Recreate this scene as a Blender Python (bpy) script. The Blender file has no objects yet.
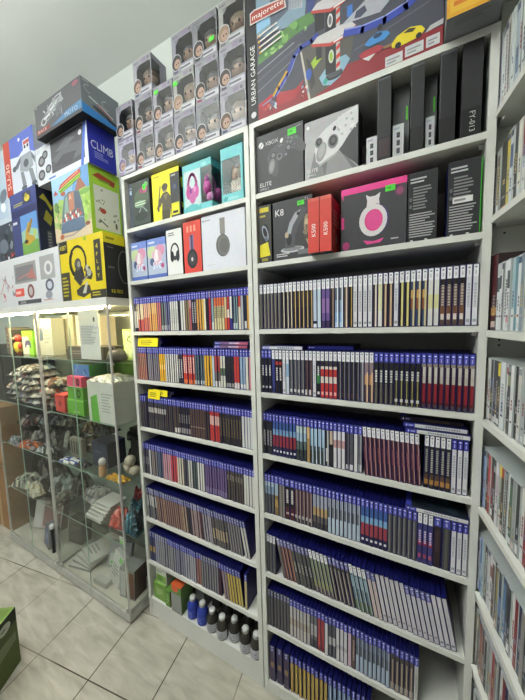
import bpy, math, random
from mathutils import Matrix, Vector
random.seed(7)
R = math.radians
scn = bpy.context.scene
COL = scn.collection

# ------------------------------------------------------------------ colour
def lin(h):
    if not isinstance(h, str):
        return (*h[:3], 1.0)
    h = h.lstrip('#')
    if len(h) == 3: h = ''.join(c*2 for c in h)
    o = []
    for i in (0, 2, 4):
        c = int(h[i:i+2], 16) / 255
        o.append(c / 12.92 if c <= .04045 else ((c + .055) / 1.055) ** 2.4)
    return (*o, 1.0)

# ------------------------------------------------------------------ materials (all procedural)
def base_mat(name):
    m = bpy.data.materials.new(name); m.use_nodes = True
    nt = m.node_tree; return m, nt, nt.nodes, nt.links, nt.nodes['Principled BSDF']

def print_mat(name, rough, spec=.5, grain=.16):
    """ink colour from the mesh's colour attribute, with a fine paper grain"""
    m, nt, N, L, b = base_mat(name)
    a = N.new('ShaderNodeAttribute'); a.attribute_name = 'Col'
    n = N.new('ShaderNodeTexNoise'); n.inputs['Scale'].default_value = 60; n.inputs['Detail'].default_value = 6
    tc = N.new('ShaderNodeTexCoord'); L.new(tc.outputs['Object'], n.inputs['Vector'])
    mx = N.new('ShaderNodeMixRGB'); mx.blend_type = 'OVERLAY'; mx.inputs[0].default_value = grain
    L.new(a.outputs['Color'], mx.inputs[1]); L.new(n.outputs['Color'], mx.inputs[2])
    L.new(mx.outputs[0], b.inputs['Base Color'])
    mr = N.new('ShaderNodeMapRange'); mr.inputs[3].default_value = rough - .06; mr.inputs[4].default_value = rough + .06
    L.new(n.outputs['Fac'], mr.inputs[0]); L.new(mr.outputs[0], b.inputs['Roughness'])
    b.inputs['Specular IOR Level'].default_value = spec
    return m

def noise_mat(name, c1, c2, scale, rough, metal=0, bump=0, detail=4):
    m, nt, N, L, b = base_mat(name)
    n = N.new('ShaderNodeTexNoise'); n.inputs['Scale'].default_value = scale; n.inputs['Detail'].default_value = detail
    tc = N.new('ShaderNodeTexCoord'); L.new(tc.outputs['Object'], n.inputs['Vector'])
    r = N.new('ShaderNodeValToRGB'); r.color_ramp.elements[0].color = lin(c1); r.color_ramp.elements[1].color = lin(c2)
    r.color_ramp.elements[0].position = .3; r.color_ramp.elements[1].position = .7
    L.new(n.outputs['Fac'], r.inputs[0]); L.new(r.outputs[0], b.inputs['Base Color'])
    b.inputs['Roughness'].default_value = rough; b.inputs['Metallic'].default_value = metal
    if bump:
        bp = N.new('ShaderNodeBump'); bp.inputs['Strength'].default_value = bump; bp.inputs['Distance'].default_value = .004
        L.new(n.outputs['Fac'], bp.inputs['Height']); L.new(bp.outputs[0], b.inputs['Normal'])
    return m

def film_mat(name, tint, ior, rough=.04, add=.0):
    m = bpy.data.materials.new(name); m.use_nodes = True
    nt = m.node_tree; N = nt.nodes; L = nt.links
    for n in list(N): N.remove(n)
    o = N.new('ShaderNodeOutputMaterial'); t = N.new('ShaderNodeBsdfTransparent'); g = N.new('ShaderNodeBsdfGlossy')
    t.inputs[0].default_value = lin(tint); g.inputs['Roughness'].default_value = rough
    f = N.new('ShaderNodeFresnel'); f.inputs['IOR'].default_value = ior
    ad = N.new('ShaderNodeMath'); ad.operation = 'ADD'; ad.inputs[1].default_value = add; ad.use_clamp = True
    L.new(f.outputs[0], ad.inputs[0])
    ge = N.new('ShaderNodeNewGeometry'); iv = N.new('ShaderNodeMath'); iv.operation = 'SUBTRACT'; iv.inputs[0].default_value = 1
    mu = N.new('ShaderNodeMath'); mu.operation = 'MULTIPLY'
    L.new(ge.outputs['Backfacing'], iv.inputs[1]); L.new(ad.outputs[0], mu.inputs[0]); L.new(iv.outputs[0], mu.inputs[1])
    mx = N.new('ShaderNodeMixShader'); L.new(mu.outputs[0], mx.inputs[0]); L.new(t.outputs[0], mx.inputs[1]); L.new(g.outputs[0], mx.inputs[2])
    L.new(mx.outputs[0], o.inputs[0])
    return m

def emit_mat(name, c, s):
    m, nt, N, L, b = base_mat(name)
    b.inputs['Base Color'].default_value = lin(c); b.inputs['Emission Color'].default_value = lin(c); b.inputs['Emission Strength'].default_value = s
    return m

M = {
    'print': print_mat('ink_on_card', .5, .35),
    'gloss': print_mat('glossy_plastic', .34, .32),
    'bag':   print_mat('crinkled_plastic', .16, .9, .35),
    'shelf': noise_mat('white_laminate', '#c9cac3', '#d2d3cd', 6, .42),
    'metal': noise_mat('brushed_aluminium', '#b9b9b5', '#c9c9c4', 30, .36, .45),
    'board': noise_mat('white_base_board', '#b9b4a6', '#c6c1b3', 12, .5),
    'wall':  noise_mat('wall_paint', '#ccd3cd', '#d2d8d2', 3, .85, bump=.05),
    'ceil':  noise_mat('ceiling_paint', '#d6dad6', '#dcdfdb', 2.2, .9, bump=.12),
    'glass': film_mat('cabinet_glass', '#f9fbfa', 1.45, .02),
    'film':  film_mat('clear_film', '#eef1f1', 1.4, .12, .02),
    'led':   emit_mat('led_strip', '#ffe4b0', 130),
    'carton': noise_mat('brown_cardboard', '#8d6a48', '#a07c56', 9, .8),
}
def bag_bump():
    m = M['bag']; nt = m.node_tree; N = nt.nodes; L = nt.links; b = N['Principled BSDF']
    n = N.new('ShaderNodeTexVoronoi'); n.inputs['Scale'].default_value = 42
    tc = N.new('ShaderNodeTexCoord'); L.new(tc.outputs['Object'], n.inputs['Vector'])
    bp = N.new('ShaderNodeBump'); bp.inputs['Strength'].default_value = 1; bp.inputs['Distance'].default_value = .02
    L.new(n.outputs['Distance'], bp.inputs['Height']); L.new(bp.outputs[0], b.inputs['Normal'])
bag_bump()

def floor_mat():
    m, nt, N, L, b = base_mat('marbled_floor_tile')
    tc = N.new('ShaderNodeTexCoord'); mp = N.new('ShaderNodeMapping')
    mp.vector_type = 'TEXTURE'
    mp.inputs['Rotation'].default_value = (0, 0, R(9)); mp.inputs['Location'].default_value = (-1.072, -.399, 0)
    L.new(tc.outputs['Object'], mp.inputs[0])
    br = N.new('ShaderNodeTexBrick'); br.offset = 0; br.squash = 1
    br.inputs['Scale'].default_value = 1; br.inputs['Brick Width'].default_value = .335; br.inputs['Row Height'].default_value = .335
    br.inputs['Mortar Size'].default_value = .0028; br.inputs['Mortar Smooth'].default_value = .2; br.inputs['Bias'].default_value = 0
    br.inputs['Color1'].default_value = lin('#a7a498'); br.inputs['Color2'].default_value = lin('#afaca1'); br.inputs['Mortar'].default_value = lin('#41382c')
    L.new(mp.outputs[0], br.inputs['Vector'])
    wn = N.new('ShaderNodeTexNoise'); wn.inputs['Scale'].default_value = 1.7; wn.inputs['Detail'].default_value = 1
    L.new(tc.outputs['Object'], wn.inputs['Vector'])
    wr = N.new('ShaderNodeValToRGB'); wr.color_ramp.elements[0].position = .42; wr.color_ramp.elements[0].color = lin('#39301f'); wr.color_ramp.elements[1].position = .6; wr.color_ramp.elements[1].color = lin('#8f897b')
    L.new(wn.outputs['Fac'], wr.inputs[0]); L.new(wr.outputs[0], br.inputs['Mortar'])
    st = N.new('ShaderNodeMapping'); st.inputs['Rotation'].default_value = (0, 0, R(28)); st.inputs['Scale'].default_value = (2.2, 9, 1)
    L.new(tc.outputs['Object'], st.inputs[0])
    no = N.new('ShaderNodeTexNoise'); no.inputs['Scale'].default_value = 3.2; no.inputs['Detail'].default_value = 7; no.inputs['Distortion'].default_value = .5
    L.new(st.outputs[0], no.inputs['Vector'])
    rp = N.new('ShaderNodeValToRGB'); rp.color_ramp.elements[0].position = .3; rp.color_ramp.elements[0].color = (.36, .35, .33, 1)
    rp.color_ramp.elements[1].position = .72; rp.color_ramp.elements[1].color = (.62, .62, .62, 1)
    L.new(no.outputs['Fac'], rp.inputs[0])
    mx = N.new('ShaderNodeMixRGB'); mx.blend_type = 'OVERLAY'; mx.inputs[0].default_value = .75
    L.new(br.outputs['Color'], mx.inputs[1]); L.new(rp.outputs[0], mx.inputs[2]); L.new(mx.outputs[0], b.inputs['Base Color'])
    b.inputs['Roughness'].default_value = .38
    bp = N.new('ShaderNodeBump'); bp.inputs['Strength'].default_value = .4; bp.inputs['Distance'].default_value = .002; bp.invert = True
    L.new(br.outputs['Fac'], bp.inputs['Height']); L.new(bp.outputs[0], b.inputs['Normal'])
    return m
M['floor'] = floor_mat()

# ------------------------------------------------------------------ lettering
_tx = {}
def text2d(s):
    if s not in _tx:
        cu = bpy.data.curves.new('t', 'FONT'); cu.body = s; cu.resolution_u = 2
        o = bpy.data.objects.new('t', cu); COL.objects.link(o)
        dg = bpy.context.evaluated_depsgraph_get(); me = o.evaluated_get(dg).to_mesh()
        vs = [(v.co.x, v.co.y) for v in me.vertices]; fs = [tuple(p.vertices) for p in me.polygons]
        o.evaluated_get(dg).to_mesh_clear(); bpy.data.objects.remove(o); bpy.data.curves.remove(cu)
        x0 = min(v[0] for v in vs); x1 = max(v[0] for v in vs); y0 = min(v[1] for v in vs); y1 = max(v[1] for v in vs)
        k = y1 - y0
        _tx[s] = ([((x - x0) / k, (y - y0) / k) for x, y in vs], fs, (x1 - x0) / k)
    return _tx[s]

# ------------------------------------------------------------------ mesh builder
class MB:
    def __init__(self):
        self.V = []; self.F = []; self.C = []; self.K = []; self.lift = 3e-4; self.T = None; self.S = []
    def face(self, pts, col, mat='print', smooth=False):
        i = len(self.V)
        for p in pts:
            p = Vector(p)
            self.V.append(self.T @ p if self.T else p)
        self.F.append(tuple(range(i, i + len(pts)))); self.C.append(lin(col)); self.K.append(mat); self.S.append(smooth)
    def mesh_part(self, vs, fs, cols, mat, smooth=True):
        i = len(self.V)
        for p in vs:
            p = Vector(p); self.V.append(self.T @ p if self.T else p)
        for k, f in enumerate(fs):
            self.F.append(tuple(i + j for j in f)); self.C.append(lin(cols[k] if isinstance(cols, list) else cols)); self.K.append(mat); self.S.append(smooth)
    def box(self, x0, x1, y0, y1, z0, z1, col, mat='print', front=None, right=None, top=None, left=None, bottom=None, back=None):
        A = [(x0,y0,z0),(x1,y0,z0),(x1,y1,z0),(x0,y1,z0),(x0,y0,z1),(x1,y0,z1),(x1,y1,z1),(x0,y1,z1)]
        fs = [(0,1,5,4),(1,2,6,5),(2,3,7,6),(3,0,4,7),(4,5,6,7),(3,2,1,0)]
        self.mesh_part(A, fs, [front or col, right or col, back or col, left or col, top or col, bottom or col], mat, False)
    def rbox(self, x0, x1, y0, y1, z0, z1, ch, col, mat='print'):
        """box with chamfered vertical and horizontal edges"""
        vs = []; fs = []
        def ring(z, i):
            a = [(x0+i+ch,y0+i),(x1-i-ch,y0+i),(x1-i,y0+i+ch),(x1-i,y1-i-ch),(x1-i-ch,y1-i),(x0+i+ch,y1-i),(x0+i,y1-i-ch),(x0+i,y0+i+ch)]
            b = len(vs); vs.extend((p[0], p[1], z) for p in a); return b
        r = [ring(z0, ch), ring(z0+ch, 0), ring(z1-ch, 0), ring(z1, ch)]
        for a, b in zip(r, r[1:]):
            for k in range(8): fs.append((a+k, a+(k+1)%8, b+(k+1)%8, b+k))
        fs.append(tuple(r[0]+k for k in range(7, -1, -1))); fs.append(tuple(r[3]+k for k in range(8)))
        self.mesh_part(vs, fs, col, mat, False)
    def prism(self, poly, z0, z1, col, mat='print'):
        n = len(poly); vs = [(x, y, z0) for x, y in poly] + [(x, y, z1) for x, y in poly]
        fs = [(k, (k+1)%n, n+(k+1)%n, n+k) for k in range(n)] + [tuple(range(n-1, -1, -1)), tuple(range(n, 2*n))]
        self.mesh_part(vs, fs, col, mat, False)
    def lathe(self, prof, cx, cy, col, mat='gloss', n=20):
        """prof: (r, z, colour-of-the-band-above)"""
        vs = []; fs = []; cs = []
        for p in prof:
            for k in range(n):
                a = 2*math.pi*k/n; vs.append((cx + p[0]*math.cos(a), cy + p[0]*math.sin(a), p[1]))
        for j in range(len(prof)-1):
            for k in range(n):
                fs.append((j*n+k, j*n+(k+1)%n, (j+1)*n+(k+1)%n, (j+1)*n+k)); cs.append(prof[j][2] if len(prof[j]) > 2 else col)
        fs.append(tuple(range(n-1, -1, -1))); cs.append(col)
        j = len(prof)-1; fs.append(tuple(j*n+k for k in range(n))); cs.append(prof[-1][2] if len(prof[-1]) > 2 else col)
        self.mesh_part(vs, fs, cs, mat)
    def ball(self, c, r, col, mat='gloss', n=14, m=8):
        rx, ry, rz = r if isinstance(r, tuple) else (r, r, r)
        vs = []; fs = []
        for j in range(m+1):
            t = math.pi*j/m
            for k in range(n):
                a = 2*math.pi*k/n
                vs.append((c[0]+rx*math.sin(t)*math.cos(a), c[1]+ry*math.sin(t)*math.sin(a), c[2]-rz*math.cos(t)))
        for j in range(m):
            for k in range(n): fs.append((j*n+k, j*n+(k+1)%n, (j+1)*n+(k+1)%n, (j+1)*n+k))
        self.mesh_part(vs, fs, col, mat)
    def tube(self, pts, r, col, mat='gloss', n=8):
        vs = []; fs = []; P = [Vector(p) for p in pts]
        for i, p in enumerate(P):
            d = (P[min(i+1, len(P)-1)] - P[max(i-1, 0)]).normalized()
            u = d.cross(Vector((.13, .31, .94))).normalized(); v = d.cross(u)
            for k in range(n):
                a = 2*math.pi*k/n; vs.append(p + r*(u*math.cos(a) + v*math.sin(a)))
        for i in range(len(P)-1):
            for k in range(n): fs.append((i*n+k, i*n+(k+1)%n, (i+1)*n+(k+1)%n, (i+1)*n+k))
        fs.append(tuple(range(n))); fs.append(tuple((len(P)-1)*n+k for k in range(n)))
        self.mesh_part(vs, fs, col, mat)
    def pillow(self, c, sx, sy, sz, cols, seed=0, rot=0, tilt=0, mat='bag', n=14, patch=1):
        """a crumpled bag resting on z = c.z"""
        rnd = random.Random(seed); vs = []; fs = []; cs = []
        ph = [(rnd.uniform(4, 9), rnd.uniform(4, 9), rnd.uniform(0, 6)) for _ in range(4)]
        self.top = 0
        def h(u, v):
            e = max(0, 1-abs(u)**3) * max(0, 1-abs(v)**3)
            w = sum(math.sin(a*u*1.3+b*v*.9+p) for a, b, p in ph)/4
            q = sz*(.08 + .92*e**.6)*(1+.28*w); self.top = max(self.top, q); return q
        T = Matrix.Translation(c) @ Matrix.Rotation(rot, 4, 'Z') @ Matrix.Rotation(tilt, 4, 'X')
        for top in (1, 0):
            for j in range(n+1):
                for i in range(n+1):
                    u = 2*i/n-1; v = 2*j/n-1
                    x = u*sx/2*(1+.05*math.sin(5*v+seed)); y = v*sy/2*(1+.05*math.sin(5*u+2*seed))
                    vs.append(T @ Vector((x, y, h(u, v) if top else 0)))
        w = n+1
        blk = {}
        for j in range(n):
            for i in range(n):
                key = (i//2, j//2)
                if key not in blk: blk[key] = rnd.choice(cols)
                a = j*w+i; fs.append((a, a+1, a+1+w, a+w)); cs.append(blk[key])
        o = w*w
        for j in range(n):
            for i in range(n):
                a = o+j*w+i; fs.append((a, a+w, a+1+w, a+1)); cs.append(cols[0])
        for k in range(n):
            for a, b in ((k, k+1), (n*w+k+1, n*w+k), ((k+1)*w, k*w), (k*w+n, (k+1)*w+n)):
                fs.append((a, a+o, b+o, b)); cs.append(cols[0])
        self.mesh_part(vs, fs, cs, mat)
    def data(self, name, pivot=(0, 0, 0)):
        me = bpy.data.meshes.new(name); pv = Vector(pivot)
        me.from_pydata([v - pv for v in self.V], [], self.F)
        keys = list(dict.fromkeys(self.K))
        for k in keys: me.materials.append(M[k])
        me.polygons.foreach_set('material_index', [keys.index(k) for k in self.K])
        me.polygons.foreach_set('use_smooth', self.S)
        at = me.color_attributes.new('Col', 'FLOAT_COLOR', 'CORNER')
        flat = []
        for f, c in zip(self.F, self.C): flat.extend(c * len(f))
        at.data.foreach_set('color', flat)
        me.update(); return me
    def build(self, name, parent=None, pivot=None):
        if pivot is None:
            pivot = parent_world(parent) if parent else (0, 0, 0)
        o = bpy.data.objects.new(name, self.data(name, pivot)); COL.objects.link(o)
        if parent: o.parent = parent
        else: o.location = pivot
        return o

def parent_world(p):
    v = Vector(p.location)
    while p.parent: p = p.parent; v += Vector(p.location)
    return v

def tag(o, label, cat, group=None, kind=None):
    o['label'] = label; o['category'] = cat
    if group: o['group'] = group
    if kind: o['kind'] = kind
    return o
def empty(name, label, cat, loc, group=None):
    o = bpy.data.objects.new(name, None); o.empty_display_size = .03; COL.objects.link(o); o.location = loc
    return tag(o, label, cat, group)
def struct(mb, name):
    o = mb.build(name); o['kind'] = 'structure'; return o

class Cv:
    """drawing on a flat face: u, v run 0..1 over the face"""
    def __init__(s, mb, o, U, Vv, w, h, mat='print'):
        s.mb = mb; s.o = Vector(o); s.U = Vector(U); s.V = Vector(Vv); s.N = s.U.cross(s.V); s.w = w; s.h = h; s.mat = mat
    def p(s, u, v): return s.o + s.U*(u*s.w) + s.V*(v*s.h) + s.N*s.mb.lift
    def poly(s, pts, c):
        s.mb.lift += 2e-5; s.mb.face([s.p(*q) for q in pts], c, s.mat)
    def rect(s, u0, v0, u1, v1, c): s.poly([(u0, v0), (u1, v0), (u1, v1), (u0, v1)], c)
    def ell(s, cu, cv, ru, rv, c, n=22, rot=0):
        P = []
        for k in range(n):
            a = 2*math.pi*k/n; x = ru*s.w*math.cos(a); y = rv*s.h*math.sin(a)
            P.append((cu + (x*math.cos(rot)-y*math.sin(rot))/s.w, cv + (x*math.sin(rot)+y*math.cos(rot))/s.h))
        s.poly(P, c)
    def line(s, pts, wd, c):
        """wd in metres"""
        s.mb.lift += 2e-5
        for a, b in zip(pts, pts[1:]):
            A = Vector((a[0]*s.w, a[1]*s.h)); B = Vector((b[0]*s.w, b[1]*s.h)); d = (B-A).normalized(); n = Vector((-d.y, d.x))*wd/2; d *= wd*.25
            s.mb.face([s.p(q.x/s.w, q.y/s.h) for q in (A-d-n, B+d-n, B+d+n, A-d+n)], c, s.mat)
    def arc(s, cu, cv, ru, rv, a0, a1, wd, c, n=14):
        s.line([(cu+ru*math.cos(R(a0+(a1-a0)*k/n)), cv+rv*math.sin(R(a0+(a1-a0)*k/n))) for k in range(n+1)], wd, c)
    def text(s, t, u, v, h, c, rot=0, w=None):
        """lower-left of the word at (u, v); h (and w) as shares of the face height (width)"""
        vs, fs, asp = text2d(t); H = h*s.h; kx = (w*s.w/asp) if w else H
        s.mb.lift += 2e-5; ca, sa = math.cos(R(rot)), math.sin(R(rot)); out = []
        for x, y in vs:
            X = x*kx; Y = y*H
            out.append(s.p(u + (X*ca-Y*sa)/s.w, v + (X*sa+Y*ca)/s.h))
        s.mb.mesh_part(out, fs, c, s.mat, False)
    def bars(s, u0, v0, u1, v1, n, c, seed=1):
        r = random.Random(seed); k = (v1-v0)/n
        for i in range(n):
            s.rect(u0, v0+k*(i+.25), u0+(u1-u0)*r.uniform(.6, 1), v0+k*(i+.75), c)
    def spots(s, n, cols, r0, r1, seed=1, box=(0, 0, 1, 1)):
        r = random.Random(seed)
        for i in range(n):
            a = r.uniform(r0, r1); s.ell(r.uniform(box[0]+a, box[2]-a), r.uniform(box[1]+a, box[3]-a), a, a*r.uniform(.5, 1.4), r.choice(cols), 9, r.uniform(0, 3))

def front(mb, x0, x1, y0, z0, z1, mat='print'): return Cv(mb, (x0, y0, z0), (1,0,0), (0,0,1), x1-x0, z1-z0, mat)
def side(mb, x1, y0, y1, z0, z1, mat='print'): return Cv(mb, (x1, y0, z0), (0,1,0), (0,0,1), y1-y0, z1-z0, mat)
def topf(mb, x0, x1, y0, y1, z1, mat='print'): return Cv(mb, (x0, y0, z1), (1,0,0), (0,1,0), x1-x0, y1-y0, mat)

# ------------------------------------------------------------------ the camera (525 x 700)
CAM = Vector((.56564, -.98385, 1.62191)); F_PX = 285.352
cd = bpy.data.cameras.new('camera'); cam = bpy.data.objects.new('camera', cd); COL.objects.link(cam)
cam.location = CAM; cam.rotation_euler = (R(84.82312), R(1.47689), R(28.20499))
cd.sensor_fit = 'HORIZONTAL'; cd.sensor_width = 36; cd.lens = 36*F_PX/525; cd.clip_start = .02
scn.camera = cam

# ------------------------------------------------------------------ room
WY = .345; CZ = 3.25
b = MB(); b.box(-5.6, 2.2, -4.2, WY+.1, -.06, 0, '#ffffff', 'floor'); struct(b, 'floor')
b = MB(); b.box(-5.6, 2.2, -4.2, WY+.1, CZ, CZ+.06, '#ffffff', 'ceil'); struct(b, 'ceiling')
b = MB(); b.box(-5.6, 2.2, WY, WY+.1, 0, CZ, '#ffffff', 'wall'); struct(b, 'wall_back')
b = MB(); b.box(-5.7, -5.6, -4.2, WY+.1, 0, CZ, '#ffffff', 'wall'); struct(b, 'wall_left')

# ------------------------------------------------------------------ the two bookcases on the long wall
ZL = [2.363, 2.110, 1.855, 1.600, 1.350, 1.096, .837, .586, .333, .108]
ZR = [2.363, 2.110, 1.855, 1.602, 1.349, 1.094, .836, .570, .319, .055]
BD = .33; TH = .018
LX0, LX1, RX0, RX1 = -.716, -.022, .022, .719

def bookcase(x0, x1, zs, label):
    """x0..x1 inner width"""
    root = empty('bookcase', label, 'bookcase', ((x0+x1)/2, BD/2, 0), 'bookcases along the wall')
    for a, c in ((x0-.02, x0), (x1, x1+.0195)):
        m = MB(); m.box(a, c, 0, BD, 0, zs[0]-TH, '#ffffff', 'shelf'); m.build('side_panel', root)
    m = MB(); m.box(x0, x1, BD-.006, BD, zs[-1], zs[0]-TH, '#ffffff', 'shelf'); m.build('back_panel', root)
    m = MB(); m.box(x0, x1, .003, .021, 0, zs[-1]-TH, '#ffffff', 'shelf'); m.build('plinth', root)
    for i, z in enumerate(zs):
        m = MB()
        if i == 0: m.box(x0-.02, x1+.0195, 0, BD, z-TH, z, '#ffffff', 'shelf')
        else: m.box(x0, x1, .001, BD-.006, z-TH, z, '#ffffff', 'shelf')
        s = m.build('shelf', root)
        if 0 < i < len(zs)-1:
            for xs, d in ((x0, 1), (x1, -1)):
                for y in (.03, .29):
                    p = MB(); p.box(min(xs, xs+d*.012), max(xs, xs+d*.012), y, y+.012, z-TH-.011, z-TH, '#b9bab6', 'gloss')
                    p.build('shelf_pin', s, pivot=parent_world(root))
    return root
bookcase(LX0, LX1, ZL, 'white middle bookcase beside the glass cabinet, figure boxes on its top board')
bookcase(RX0, RX1, ZR, 'white corner bookcase next to the angled rack, toy garage box on its top board')

# ------------------------------------------------------------------ disc cases
CT, CDp, CH = .0146, .135, .172
ORD = 'first second third fourth fifth sixth seventh eighth ninth tenth eleventh twelfth thirteenth fourteenth fifteenth sixteenth seventeenth eighteenth nineteenth twentieth twenty-first twenty-second twenty-third twenty-fourth twenty-fifth'.split()
NUM = 'zero one two three four five six seven eight nine ten eleven twelve thirteen fourteen fifteen sixteen seventeen eighteen nineteen twenty'.split()
BLUE = '#131550'

def case_mb(kind, sty, t=CT, mb=None):
    """kind b: blue top band; w: white top band; c: clear or coloured film case. origin at the lower corner of the spine"""
    m = mb or MB(); ch = .0011
    H = CH if kind != 'c' else sty.get('h', .19)
    D = CDp
    body = {'b': BLUE, 'w': '#161856'}.get(kind, sty.get('body', '#9aa09f'))
    m.prism([(ch, 0), (t-ch, 0), (t, ch), (t, D), (0, D), (0, ch)], 0, H, body, 'gloss')
    m.lift = 3e-4
    c = front(m, t*.11, t*.89, 0, .0025, H-.002, 'gloss') if kind != 'c' else front(m, ch*.8, t-ch*.8, 0, .0025, H-.002, 'gloss')
    c.rect(0, 0, 1, 1, sty['base'])
    for z0, z1, col in sty.get('bands', ()): c.rect(0, z0, 1, z1, col)
    if 'stripe' in sty:
        s = sty['stripe']; c.rect(s[1] if len(s) > 1 else .55, .0, s[2] if len(s) > 2 else .95, s[3] if len(s) > 3 else .8, s[0])
    if 'text' in sty:
        z0, z1, col = sty['text']; r = random.Random(hash(col) % 99 + int(z0*100)); z = z0
        while z < z1 - .012:
            d = r.uniform(.02, .045); c.rect(.24, z, .76, min(z+d, z1), col); z += d + .012
    if 'box' in sty:
        z0, z1, col = sty['box']; c.rect(.15, z0, .85, z1, col)
    if kind == 'b' and sty.get('band', 1):
        c.rect(0, .815, 1, 1, sty.get('bandcol', '#4a50ae'))
        c.ell(.5, .955, .3, .012, '#e3e5f3', 8); c.rect(.36, .845, .64, .915, '#a9addb')
    if kind == 'w' and sty.get('band', 1):
        c.rect(0, .80, 1, 1, '#dcdee2'); c.ell(.5, .955, .26, .011, '#3a3c44', 8); c.rect(.4, .84, .6, .905, '#a2a5ad')
    if 'cover' in sty:
        k = side(m, t, .002, D-.002, .002, H-.002, 'gloss'); k.rect(0, 0, 1, 1, sty['cover'][0]); k.rect(0, .9, 1, 1, '#3a41a0')
        k.spots(9, sty['cover'][1:], .1, .25, 3, (0, 0, 1, .88))
    if kind == 'c':
        r = random.Random(sty['base'] + str(sty.get('w', '')))
        L = sum(lin(sty['base'])[:3]) / 3
        ink = ['#5c5e62', '#77797d', '#8a4a4a', '#4f5c78'] if L > .3 else ['#a9abae', '#8f9196', '#b5a46a', '#7a8aa8']
        if r.random() < .35: c.rect(0, .9, 1, .985, r.choice(['#b9bdbf', '#4a4d52', '#3f4a68', '#8f9396']))
        a = r.uniform(.25, .4); k = r.choice(ink)
        for q in range(r.randint(2, 6)):
            d = r.uniform(.02, .05); c.rect(.28, a, .72, a+d, k); a += d + .012
            if a > .8: break
        if r.random() < .3: c.rect(.08, .03, .92, r.uniform(.1, .17), r.choice(['#cfd1d1', '#c3c5c6', '#b9a9a0']))
        c.rect(.2, .19, .8, .22, r.choice(ink))
    return m

def S(base, *bands, **k):
    d = dict(base=base, bands=bands); d.update(k); return d
WH = '#cfd0d4'
def white(**k): return S(WH, text=(.3, .7, '#a9abb2'), box=(.05, .1, '#9a9ca4'), **k)

# every row: (count, kind, words, style[, width factor[, lean degrees]])
R1 = [(6, 'w', 'grey-streaked', S('#4d4a47', stripe=('#7f7a73', .1, .5))), (3, 'w', 'cream-lined black', S('#2d2a28', stripe=('#c9bea6', .6))),
  (5, 'w', 'gold-lit black', S('#2b261c', (.45, .75, '#3f3722'), stripe=('#b8a273', .62))), (1, 'w', 'frosty blue', S('#b3bfd2', (0, .08, '#c9d0da'), (.08, .14, '#23293c'))),
  (1, 'w', 'pale sky', S('#bccbd6')), (2, 'w', 'purple', S('#6b578f', (.3, .6, '#8b6da3'), (0, .14, '#3c3350'))), (1, 'w', 'dark brown', S('#3a302a', (0, .25, '#25211f'), stripe=('#8f7d6a', .5))),
  (2, 'w', 'icy fjord', S('#7d93ab', (0, .3, '#a9c3dc'), (.1, .3, '#7fa6cf'), (.55, .8, '#5e6873'), stripe=('#d6dde2', .6))), (1, 'w', 'tan-lined', S('#4a423c', stripe=('#cdb9a2', .5))),
  (1, 'w', 'amber black', S('#2a2416', stripe=('#a08c55', .65))), (4, 'w', 'plain white', white()), (1, 'w', 'cream-edged dark', S('#37332f', stripe=('#cfc4ba', .5))),
  (1, 'w', 'pale yellow', S('#cfcda6', (0, .3, '#d3d3cc'))), (2, 'w', 'rust-edged dark', S('#41352b', stripe=('#c6ad8d', .3, .75))), (1, 'w', 'chalk white', white()),
  (2, 'w', 'lemon-lit black', S('#2c2815', stripe=('#cdc583', .4, .9))), (3, 'w', 'sunset blue', S('#41506a', (.3, .5, '#8f5d3c'), (.5, .65, '#c49c56'), stripe=('#c7bd93', .5))),
  (2, 'w', 'lemon-spotted white', S('#d0d0cc', (.3, .55, '#cfcd98'))), (4, 'w', 'brown badge', S('#58473f', (.68, .8, '#2b2624'), (.2, .32, '#6d4c39'), text=(.34, .7, '#b5aaa0'), box=(.1, .2, '#cfc9c2'))),
  (2, 'w', 'blank white', white())]
R2 = [(3, 'b', 'white-lettered black', S('#26262b', text=(.4, .64, '#c9c9cc'), box=(.1, .15, '#b9b9bc'))), (1, 'w', 'navy', S('#3b4178', (0, .12, '#2a2f5c'))),
  (2, 'w', 'red-topped black', S('#231f1f', (.66, .74, '#a53a30'), text=(.3, .62, '#d3d0cc'))), (1, 'w', 'tall white', white()), (1, 'w', 'sky white', S('#c3ccd4', (.4, .7, '#8fa9c4'))),
  (4, 'w', 'grey smoke', S('#47484b', stripe=('#75777a', .5), box=(.06, .13, '#c7c7c9'))), (2, 'w', 'white-footed black', S('#2b2a2b', (.02, .14, '#c9c9c9'), stripe=('#6a4d4d', .55))),
  (1, 'w', 'bright white', white()), (1, 'w', 'green-lettered black', S('#232524', (.3, .48, '#3f7d48'), text=(.48, .68, '#cfd3cf'), box=(.06, .12, '#c9c9c9'))),
  (4, 'w', 'red', S('#b23a34', (.62, .68, '#d3c9bf'), (.68, .8, '#3a3231'), (.32, .46, '#c9c5ba'), box=(.06, .13, '#dba9a0'))),
  (5, 'w', 'plain black', S('#262427', (.05, .15, '#3e2b2d'), stripe=('#77757a', .65))), (1, 'w', 'ash', S('#4b494d', stripe=('#9d9ba3', .5))),
  (2, 'w', 'orange dawn', S('#54463f', (.35, .7, '#bf9166'), (.55, .8, '#8d7a80'), stripe=('#d1b596', .5, .9, .6))),
  (4, 'b', 'white-titled black', S('#2c2a2c', (.0, .3, '#3a3632'), text=(.42, .66, '#cfcfcc'), stripe=('#8d8a80', .4, .6, .4))),
  (5, 'b', 'yellow-lined black', S('#2a2827', text=(.48, .68, '#c9c9c6'), stripe=('#a39c63', .4, .6, .48), box=(.06, .12, '#c3c3c3'))),
  (9, 'b', 'red-and-white titled', S('#80272f', (.76, .815, '#8d8272'), (.46, .76, '#c3bdb5'), (.46, .6, '#b9b3ac'), (0, .07, '#4a4a58'), (.07, .12, '#571f25'), stripe=('#33191d', .0, .3, .76)))]
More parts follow.
